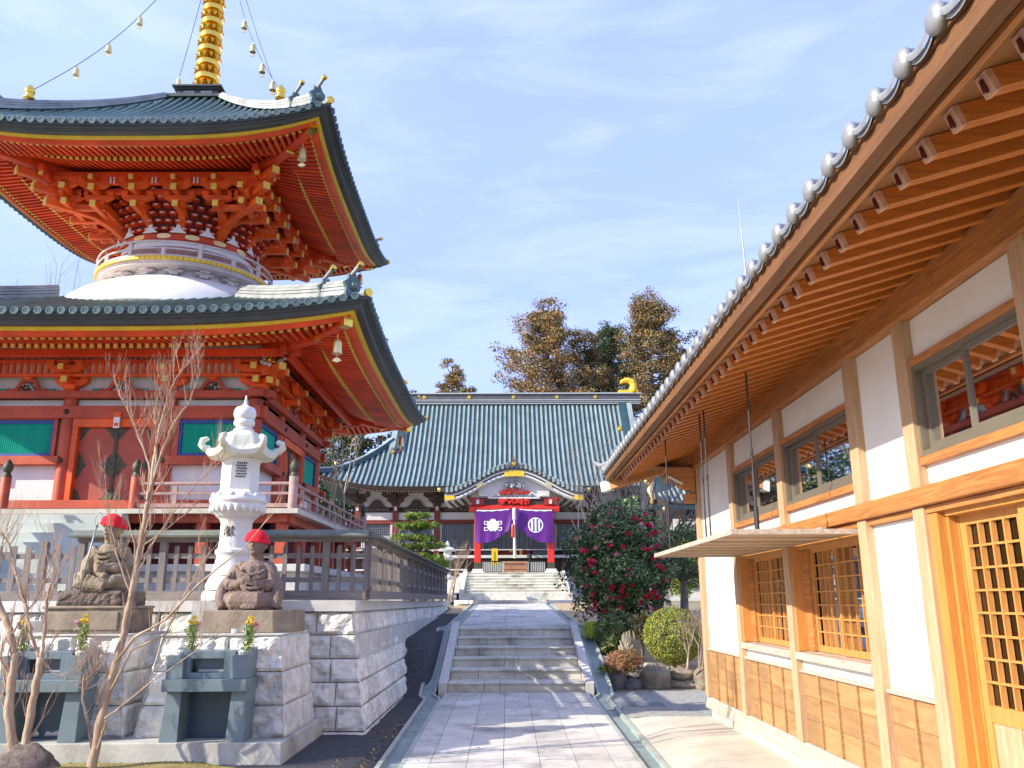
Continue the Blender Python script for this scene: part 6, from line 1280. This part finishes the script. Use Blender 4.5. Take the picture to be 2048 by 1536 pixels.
q_('wall', 'dark_timber', lambda b: (b.box(8.2, 16, 44.0, 48, 2.9, 8.1), b.use('hall_white'), b.box(8.3, 16, 43.95, 44.0, 5.2, 5.8)))
# ================= VEGETATION =================
def cedar(x, y, zb, h, w, lab, mats, wts, seed, nb=60, per=110, lo=.58, leaf=.17, lean=0):
    random.seed(seed); t = thing('cedar_tree', (x, y, zb), lab, 'tree', 'tall trees behind the main hall')
    mb = MB('bark_grey'); mb.tube([(x, y, zb), (x+lean*.4, y, zb+h*.5), (x+lean, y, zb+h*.99)], [.45, .28, .04], 8); cs = []
    for i in range(nb):
        f = lo+(1-lo)*(i+.5)/nb; z = zb+h*f; R = w*min(1, ((1-f)/.30)**.62)*(.8+.2*sin(i*1.3))*(random.uniform(.35, 1.0)+(.35 if i % 7 == 0 else 0))+.25; a = i*2.4+random.uniform(-.5,.5)
        e = Vector((x+lean*f+cos(a)*R, y+sin(a)*R*.9, z+R*.12+random.uniform(-.5,.6))); s = Vector((x+lean*f, y, z-.3)); mb.tube([s, s.lerp(e, .5)-Vector((0,0,.15)), e], [.08,.05,.02], 4)
        for g in (.45, .75, 1.0):
            if R*g > .4: cs.append(tuple(s.lerp(e, g)+Vector((random.uniform(-.3,.3), random.uniform(-.3,.3), random.uniform(-.1,.4)))))
    mb.build('trunk', t); rr = max(.42, w*.15)
    pts = clump_pts(cs, rr, int(per*1.15), .62, .3); leaves('crown', pts, leaf, mats, wts, t, aspect=.5); return t
R_ = ['leaf_rust', 'leaf_brown', 'leaf_mid', 'leaf_dark']
cedar(3.4, 70, 2, 24.4, 5.9, 'tallest rust-brown conifer behind the ridge centre of the main hall', R_, [5, 2, 1.3, 1.6], 21, 110, 120)
cedar(7.0, 73, 2, 22.8, 4.4, 'narrower brown-green conifer joined to the right flank of the tallest one behind the hall', R_, [3, 1.4, 2, 3], 22, 60, 100)
cedar(9.7, 76, 2, 24.6, 4.6, 'dark green conifer between the two rust-brown crowns', ['leaf_dark', 'leaf_mid', 'leaf_brown'], [4, 2, 1], 23, 90, 110)
cedar(12.3, 70, 2, 25.2, 5.4, 'rust-topped conifer right of the golden fin on the hall ridge', R_, [4, 2, 1.5, 2.6], 24, 100, 120)
cedar(15.0, 74, 2, 23.0, 3.6, 'dark green conifer low behind the right end of the hall ridge', ['leaf_dark', 'leaf_mid', 'leaf_rust'], [4, 2, 1], 29, 50, 90)
cedar(-5.0, 75, 2, 20.8, 3.4, 'small rust-brown conifer standing alone left of the others behind the hall', R_, [5, 1, 2, 1], 25, 50, 110)
cedar(-10.5, 60, 2, 20.2, 3.0, 'sparse dark tree behind the right eaves of the pagoda', ['leaf_dark', 'leaf_rust_red', 'leaf_mid'], [3, 1.5, 1], 26, 60, 45, .5, .25)
def crown_tree(name, x, y, zb, h, w, lab, cat, mats, wts, seed, n=70, per=120, leaf=.12, shape=(1,1,1), group=None, r=None, trunk='bark_grey', lowf=.15):
    random.seed(seed); t = thing(name, (x, y, zb), lab, cat, group); mb = MB(trunk); c = Vector((x, y, zb+h*(.5+lowf/2))); cs = []
    mb.tube([(x, y, zb-.1), (x+.03*w, y, zb+h*.4), (x, y, zb+h*.7)], [.05*w+.03, .035*w+.02, .015*w+.01], 8)
    for i in range(n):
        d = Vector((random.gauss(0,1), random.gauss(0,1), random.gauss(0,1))).normalized(); rr = random.uniform(.62, 1)*(.9+.25*noise.noise(d*2+Vector((seed,0,0))))
        p = c+Vector((d.x*w*rr*shape[0], d.y*w*rr*shape[1], d.z*h*(.5-lowf/2)*rr*shape[2])); cs.append(tuple(p))
        if i % 3 == 0: mb.tube([(x, y, zb+h*.3), tuple(Vector((x, y, zb+h*.4)).lerp(p, .6)), tuple(p)], [.03*w, .02*w, .006*w], 4)
    mb.build('trunk', t); pts = clump_pts(cs, r or w*.24, per, .8, .3); leaves('crown', pts, leaf, mats, wts, t); return t, cs
shell_bush('evergreen_tree', (-12.6, 59, 2), 3.6, 3, 5.6, 'dark evergreen tree behind the left wing of the main hall roof', 'tree', ['leaf_dark', 'leaf_mid', 'leaf_rust'], [4, 1.6, .5], 31, 14000, .26, .35, zc=6.5, stem=.2, depthf=.6)
shell_bush('evergreen_tree', (-17.5, 60, 2), 3.6, 3, 6.2, 'broad dark evergreen farther left, mostly behind the pagoda', 'tree', ['leaf_dark', 'leaf_mid'], [3, 1], 32, 9000, .28, .35, zc=6.5, stem=.2, depthf=.6)
crown_tree('yellow_shrub', 6.3, 31, 1.5, 2.3, 1.2, 'round yellow-green shrub glimpsed behind the camellia through bare branches', 'shrub', ['leaf_yellow', 'leaf_lime'], [3, 1], 33, 40, 130, .09)
crown_tree('evergreen_shrub', 5.2, 26, 1.4, 2.9, 1.5, 'dark olive shrub behind the corner of the timber building', 'shrub', ['leaf_dark', 'leaf_mid', 'leaf_yellow'], [3, 2, 1], 34, 50, 120, .08)
# camellia with flowers
cam_t = shell_bush('camellia_tree', (2.62, 20.2, .95), 1.30, 1.15, 1.50, 'large dark camellia covered with red and pink flowers, right of the path', 'tree', ['leaf_glossy', 'leaf_dark', 'leaf_pale', 'leaf_mid'], [4.5, 2.5, 2.6, 2.4], 41, 30000, .075, .42, .2, zc=1.62, stem=.08, depthf=.45)  # pale leaves mixed in: sunlight put into the leaf colour
random.seed(77)
for i in range(95):
    d = Vector((random.uniform(-1,.9), -random.uniform(.25,1), random.uniform(-.85,.85))).normalized(); p = Vector((2.62, 20.2, 2.57))+Vector((d.x*1.18, d.y*1.12, d.z*1.46))
    leaves('flower', clump_pts([tuple(p)], random.uniform(.035,.06), 30, .8, .3), .075, random.choice(['petal_red', 'petal_red', 'petal_pink']), [1], cam_t, aspect=.7)
shell_bush('clipped_bush', (3.30, 17.65, .50), .60, .52, .56, 'dome-shaped clipped yellow-green bush beside the corner of the timber building', 'bush', ['leaf_yellow', 'leaf_mid', 'leaf_lime', 'leaf_rust'], [5, 2.4, 1, .5], 42, 24000, .03, .06, zc=.55, stem=.04, depthf=.25)
shell_bush('low_red_bush', (2.2, 16.75, .40), .36, .3, .22, 'small reddish bush with tiny leaves above the garden rocks', 'bush', ['leaf_rust', 'leaf_rust_red', 'leaf_mid', 'petal_pink'], [4, 3, 1.5, .4], 43, 9000, .026, .3, zc=.22, stem=.02, depthf=.5)
shell_bush('bamboo_grass', (2.17, 18.4, .72), .36, .34, .42, 'clump of long-bladed green and white striped grass below the camellia', 'plant', ['leaf_pale', 'leaf_mid', 'leaf_glossy'], [2, 2, 1], 44, 6500, .13, .3, zc=.36, stem=.02, depthf=.6, aspect=.16)
crown_tree('russet_plant', 2.75, 18.2, .7, .85, .28, 'thin russet and yellow leaved plant beside the pale stump', 'plant', ['leaf_rust', 'leaf_yellow', 'leaf_mid'], [3, 3, 1], 45, 30, 50, .05, r=.1)
crown_tree('low_green_plant', 1.85, 16.9, .35, .22, .16, 'tuft of green leaves left of the reddish bush', 'plant', ['leaf_mid', 'leaf_lime'], [1, 1], 46, 16, 40, .04, r=.06)
# lime grass mound
t = thing('grass_clump', (1.80, 18.85, .97), 'bright lime-green drooping grass clump at the top of the stair gutter', 'grass clump'); mb = MB('leaf_lime'); random.seed(5)
for i in range(420):
    a = random.uniform(0, 2*pi); r = random.uniform(.12, .30); h = random.uniform(.18, .36); b = Vector((1.80+random.gauss(0,.04), 18.85+random.gauss(0,.04), .95)); mid = b+Vector((cos(a)*r*.5, sin(a)*r*.5, h)); e = b+Vector((cos(a)*r, sin(a)*r, h*.25-.05)); s_ = Vector((-sin(a), cos(a), 0))*.006
    mb.add([b-s_, b+s_, mid+s_, mid-s_, e], [(0,1,2,3), (3,2,4)])
mb.build('blades', t)
# stump
t = thing('dead_stump', (2.42, 17.9, .55), 'pale split dead tree stump among the garden plants', 'tree stump'); mb = MB('bark_pale'); random.seed(8)
for i in range(26): a = random.uniform(0, 2*pi); r = random.uniform(.02, .2); x, y = 2.42+cos(a)*r, 17.9+sin(a)*r; mb.tube([(x, y, .5), (x+random.uniform(-.03,.03), y, .8), (x+random.uniform(-.07,.05), y, random.uniform(.85, 1.15))], [.04,.03,.012], 5)
mb.build('split_wood', t)
# pruned pine
t = thing('pruned_pine', (-3.45, 33, 1.6), 'cloud-pruned pine with bright green pads beyond the end of the wooden fence', 'tree'); mb = MB('bark_grey'); mb.tube([(-3.3,33,1.5),(-3.5,33,2.6),(-3.35,33,3.7),(-3.47,33,4.8)], [.13,.11,.08,.04], 8); random.seed(12); cs = []; cu_ = []
for (x, z, w) in ((-3.47,4.9,.42),(-3.75,4.5,.5),(-3.15,4.55,.5),(-3.6,4.05,.75),(-2.95,3.75,.6),(-4.1,3.7,.5),(-3.3,3.35,.8),(-2.75,3.1,.5),(-4.0,3.2,.45),(-3.1,2.75,.7)):
    mb.tube([(-3.45,33,z-.25),(x,33,z-.08)], [.05,.02], 5)
    for i in range(30): cs.append((x+random.uniform(-w,w)*.95, 33+random.uniform(-w,w)*.8, z+random.uniform(-.05,.1)))
mb.build('trunk', t); leaves('needle_pads', clump_pts(cs, .20, 120, .55, .2), .10, ['leaf_pine', 'leaf_lime', 'leaf_mid'], [5, 1, 2], t, aspect=.25, up=.9)
# bare trees
def bare(x, y, z, h, lab, cat='tree', name='bare_tree', m='bark_pale', seed=1, depth=4, r=.05, spread=.5, kids=3, base=1, dirs=None, group=None):
    random.seed(seed); t = thing(name, (x, y, z), lab, cat, group); mb = MB(m)
    for i in range(base): branch(mb, (x+random.uniform(-.05,.05)*base, y, z), (dirs[i] if dirs else (random.uniform(-.3,.3), random.uniform(-.3,.3), 1)), h*.36, r, depth, spread, kids, taper=.7)
    mb.build('branches', t); return t
bare(-5.1, 26.5, 1.6, 5.4, 'slender pale bare tree behind the pagoda railing', seed=51, depth=4, r=.06, kids=3, spread=.45)
bare(-4.25, 30, 1.6, 2.6, 'short leafless shrub left of the pruned pine', 'shrub', 'bare_shrub', seed=52, r=.03, base=3, depth=3)
bare(-2.3, 34.5, 1.7, 2.4, 'small bare shrub with pinkish twigs beside the small stone lantern', 'shrub', 'bare_shrub', 'bark_tan', 53, 4, .03, .45, 3, 3)
bare(3.9, 25, 1.3, 4.4, 'tangled leafless tree between the camellia and the timber building', m='bark_pale', seed=54, depth=5, r=.10, kids=3, spread=.62, base=2)
bare(4.6, 27, 1.4, 5.0, 'second leafless tree farther behind the camellia', m='bark_grey', seed=55, depth=5, r=.11, kids=3, spread=.6, base=2)
bare(2.6, 29, 1.4, 5.4, 'thin bare tree whose twigs rise above the camellia', m='bark_grey', seed=56, depth=5, r=.06, kids=3, spread=.5)
bare(3.72, 16.9, .45, 1.25, 'leafless twiggy shrub beside the clipped dome bush', 'shrub', 'bare_shrub', 'bark_tan', 57, 4, .014, .5, 3, 7)
bare(-26, 46, 2, 17, 'distant sparse tree top behind the lower pagoda roof at the left edge', m='bark_grey', seed=58, depth=5, r=.3, kids=3, spread=.5)
# foreground crape myrtles, traced trunks with their own twigs
def myrtle(lab, trunks, origin, seed, twig=1.):
    random.seed(seed); t = thing('bare_myrtle_tree', origin, lab, 'tree', 'bare smooth-barked trees in the foreground'); mb = MB('bark_tan'); tb = MB('twig_tan')
    for pts, r0, r1, tw in trunks:
        P = [Vector(p) for p in pts]; Q = []
        for a, b in zip(P, P[1:]):
            for k in range(4): Q.append(a.lerp(b, k/4)+Vector((random.uniform(-.006,.006), random.uniform(-.01,.01), 0)))
        Q.append(P[-1]); mb.tube(Q, [.8*lerp(r0, r1, i/(len(Q)-1))*(1+.08*sin(i*1.7)) for i in range(len(Q))], 9 if r0 > .015 else 5)
        for i in range(int(len(Q)*tw*1.6)):
            tb.cur = 0
            j = random.randint(len(Q)//4, len(Q)-1); d = (Q[j]-Q[max(0, j-1)]).normalized(); s = random.choice((-1, 1)); nd = (d*.6+Vector((s*random.uniform(.3,.9), random.uniform(-.6,.6), random.uniform(.1,.8)))).normalized()
            branch(tb, Q[j], nd, random.uniform(.12,.27)*twig, max(.003, lerp(r0, r1, j/len(Q))*.22), 2, .38, 3, taper=.75, upb=.5, n=4)
    mb.build('trunk', t, smooth=True); tb.build('twigs', t); return t
def T(y, *pp): # traced outline given its own distance: pixel column/row of the photograph at depth y
    out = []
    for q in pp:
        px, py = q[0], q[1]; yy = y+(q[2] if len(q) > 2 else 0); x_, z_ = px-1024, -(py-768); c, s = cos(radians(.2)), sin(radians(.2)); x_, z_ = x_*c+z_*s, z_*c-x_*s
        v = (x_, -sin(TH)*z_+cos(TH)*1700, cos(TH)*z_+sin(TH)*1700); a = -radians(-.33); X = v[0]*cos(a)+v[1]*sin(a); Y = -v[0]*sin(a)+v[1]*cos(a); k = yy/Y; out.append((X*k, yy, EYE+v[2]*k))
    return out
Y0 = 9.1
myrtle('bare tan-barked tree, a slanting trunk reaching up between the two statues', [
 (T(Y0, (180,1560), (183,1536), (200,1450), (215,1380,.05), (238,1310,.05), (258,1220,.1), (275,1130,.1), (290,1040,.1), (300,980,.1)), .062, .034, .3),
 (T(Y0, (300,985,.1), (308,920,.12), (318,860,.1), (335,800,.1), (345,770), (365,735)), .026, .006, .8),
 (T(Y0, (290,1040,.1), (300,940,.2), (285,890,.25), (265,840,.3), (240,790,.3), (228,758,.3)), .016, .005, .8),
 (T(Y0, (296,1000,.1), (325,900,0), (345,850,-.05), (380,800,-.1), (400,745,-.1)), .018, .005, .8),
 (T(Y0, (296,1010,.1), (312,930,.1), (310,860,.1), (322,810,.1), (318,775)), .014, .005, .7),
 (T(Y0, (236,1320), (268,1275,-.1), (330,1240,-.2), (395,1170,-.3), (450,1125,-.4), (490,1095,-.45), (530,1045,-.5)), .020, .005, .35),
 (T(Y0, (222,1380), (262,1300,-.05), (330,1270,-.1), (370,1190,-.2), (400,1130,-.2), (440,1080,-.3)), .016, .004, .35),
 (T(Y0, (205,1440), (240,1415,-.1), (300,1365,-.15), (360,1325,-.2), (420,1280,-.3), (480,1235,-.3)), .012, .003, .5),
 (T(Y0, (262,1190,.1), (240,1130,.15), (222,1060,.2), (216,1000,.2), (210,950,.2)), .012, .003, .8),
 (T(Y0, (268,1160,.1), (310,1080,.05), (350,1020,0), (400,960,0), (440,925,0), (480,905,0)), .013, .003, .5),
 (T(Y0, (280,1095,.1), (330,1060,0), (380,1020,0), (400,990,0)), .010, .003, .8),
 (T(Y0, (185,1500), (175,1440,.1), (165,1400,.15), (168,1350,.15)), .022, .012, .3),
 (T(Y0, (188,1520), (205,1470,-.05), (212,1440,-.1)), .018, .01, .2)], T(Y0, (183,1536))[0], 61)
myrtle('two bare tan trunks leaning apart at the left edge behind the round rock', [
 (T(8.9, (30,1545), (28,1505), (18,1430), (22,1370,0), (30,1310,.05), (22,1270,.05), (5,1225,.1), (-15,1180,.1)), .062, .036, .3),
 (T(8.9, (46,1545), (48,1505), (60,1430), (72,1370), (82,1315)), .055, .042, .2),
 (T(8.9, (80,1320), (62,1270), (50,1210,.05), (30,1140,.1), (18,1090,.15), (0,1060,.15)), .026, .008, .6),
 (T(8.9, (82,1320), (88,1270), (94,1200,-.05), (100,1170,-.05)), .024, .015, .3), (T(8.9, (94,1200,-.05), (112,1170,-.1), (120,1130,-.1), (100,1080,-.1)), .008, .003, .6),
 (T(8.9, (22,1270), (45,1235,.1), (72,1200,.1), (95,1150,.1), (110,1100,.1)), .012, .003, .6), (T(8.9, (5,1225,.1), (-10,1150,.1), (5,1080,.1), (20,1040,.1)), .014, .003, .6),
 (T(8.9, (95,1330), (105,1345), (150,1370), (170,1380), (190,1340), (205,1300)), .006, .002, .9)], T(8.9, (40,1505))[0], 62)
# rocks
def rock(x, y, z, sx, sy, sz, m, lab, seed, group='rocks edging the garden bed'):
    mb = MB(m); mb.ball((0,0,0), 1, 28, 20); o = mb.build('garden_rock' if group else 'round_rock', smooth=True)
    for v in o.data.vertices:
        q = v.co.copy(); n_ = noise.fractal(q*1.1+Vector((seed*5.3,0,0)), 1, 2, 5); q *= 1+.35*n_; q = Vector((q.x*sx, q.y*sy, q.z*sz)); v.co = q
    o.location = (x, y, z); tag(o, lab, 'rock', group)
for a in ((2.03,17.15,.20,.26,.2,.22,'rock_grey','rounded blue-grey rock nearest the stair gutter in the garden edging',1),(2.40,17.1,.16,.17,.15,.13,'rock_grey','small grey rock just right of the blue-grey one in the edging',2),(2.83,17.1,.28,.28,.2,.28,'rock_brown','largest tan boulder in the middle of the garden edging',3),(3.32,17.15,.14,.28,.15,.09,'rock_brown','low flat tan rock right of the largest boulder',4),(3.35,17.35,.34,.26,.15,.12,'rock_brown','dark tan rock lying on top behind the flat one',5),(3.78,17.1,.24,.26,.2,.22,'rock_brown','tan rock against the corner of the timber building',6),(2.45,17.35,.34,.2,.15,.1,'rock_grey','small dark rock under the reddish bush',7),(1.80,17.2,.16,.14,.12,.18,'rock_grey','narrow dark rock wedged against the gutter',8),(1.95,17.8,.5,.25,.2,.15,'rock_grey','dark rock in the shade below the striped grass',9),(2.3,18.0,.55,.2,.2,.14,'rock_grey','dark rock at the foot of the pale stump',10)): rock(*a)
rock(-4.60, 8.75, .10, .36, .3, .26, 'lava_rock', 'round dark pitted rock at the bottom left corner', 11, None)
mb = MB('granite_cut'); mb.beam((1.85,17.75,.50), (2.9,17.6,.50), .14, .07); tag(mb.build('stone_strip', origin=(2.4,17.7,.5)), 'short pale stone strip lying behind the garden rocks', 'stone strip')
# small lantern and rock bank left of the far stairs
t = thing('stone_lantern', (-2.5, 36, 2.0), 'small pale stone lantern beside the far stairs, among bare twigs', 'stone lantern')
hp_('post', 'white_marble', lambda b: b.lathe((-2.5,36,2.6), [(.3,0),(.3,.1),(.13,.2),(.12,.75),(.28,.85),(.28,.92)], 12), t, smooth='auto'); hp_('light_chamber', 'white_marble', lambda b: b.lathe((-2.5,36,3.52), [(.17,0),(.17,.24)], 6), t); hp_('roof', 'white_marble', lambda b: b.lathe((-2.5,36,3.76), [(.36,0),(.38,.05),(.16,.17),(.07,.2),(.1,.26),(.07,.34),(.01,.42)], 12), t, smooth='auto')
mb = MB('rock_brown'); random.seed(4)
for i in range(40):
    b0 = len(mb.v); mb.ball((random.uniform(-4.5,-2.7), 37+random.uniform(-.4,.4), random.uniform(1.7,2.9)), random.uniform(.12,.28), 8, 6, (1.2,1,.8))
tag(mb.build('rubble_bank', smooth=True, origin=(-3.6,37,1.7)), 'low rubble stone bank left of the far stairs', 'stone bank')
# lightning rod
t = thing('antenna_mast', (17.9, 60, 2), 'thin metal lightning mast standing against the sky beyond the building', 'mast'); hp_('mast_pole', 'steel', lambda b: b.tube([(18.0,60,2),(18.05,60,24),(17.95,60,28.5),(17.85,60,32)], [.12,.09,.05,.02], 6), t)
#
# scattered ground cover
mb = MB('leaf_lime'); random.seed(15)
pts = [(random.uniform(-5.2,-2.4), random.uniform(8.6,9.5), 0) for _ in range(2600)]; pts = [(x, y, moss_z(x, y)+.01) for x, y, _ in pts if noise.noise(Vector((x*2.2, y*2.2, 7))) > -.05]
tag(leaves('moss_tufts', pts, .035, ['leaf_yellow', 'leaf_lime', 'leaf_rust'], [4, 2, 2]), kind='stuff')
pts = [(random.uniform(-1.1, 1.4), random.uniform(8.5, 33), 0) for _ in range(150)]+[(random.choice((-1.25, 1.57))+random.gauss(0,.05), random.uniform(8.5, 30), -.03) for _ in range(260)]
pts = [(x, y, zpath(y)+.012+z if not 15.8 < y < 19.8 else .1) for x, y, z in pts]+[(random.uniform(1.8, 4.2), random.uniform(16.6, 19), 0) for _ in range(1500)]
pts = [(x, y, z if z else hgt(x, y)+.02) for x, y, z in pts]
tag(leaves('fallen_leaves', pts, .03, ['leaf_rust', 'leaf_rust_red', 'leaf_yellow'], [3, 2, 1], up=2.5), kind='stuff')
pts = [(random.uniform(-1.9,-1.45)+random.gauss(0,.05), random.uniform(9.2,15.5), .075) for _ in range(700)]+[(-1.78+abs(random.gauss(0,.07)), random.uniform(11.6,15.5), .08) for _ in range(1100)]
tag(leaves('fallen_leaves', pts, .035, ['leaf_rust', 'leaf_rust_red', 'leaf_yellow'], [3, 1, 1], up=2.), kind='stuff')
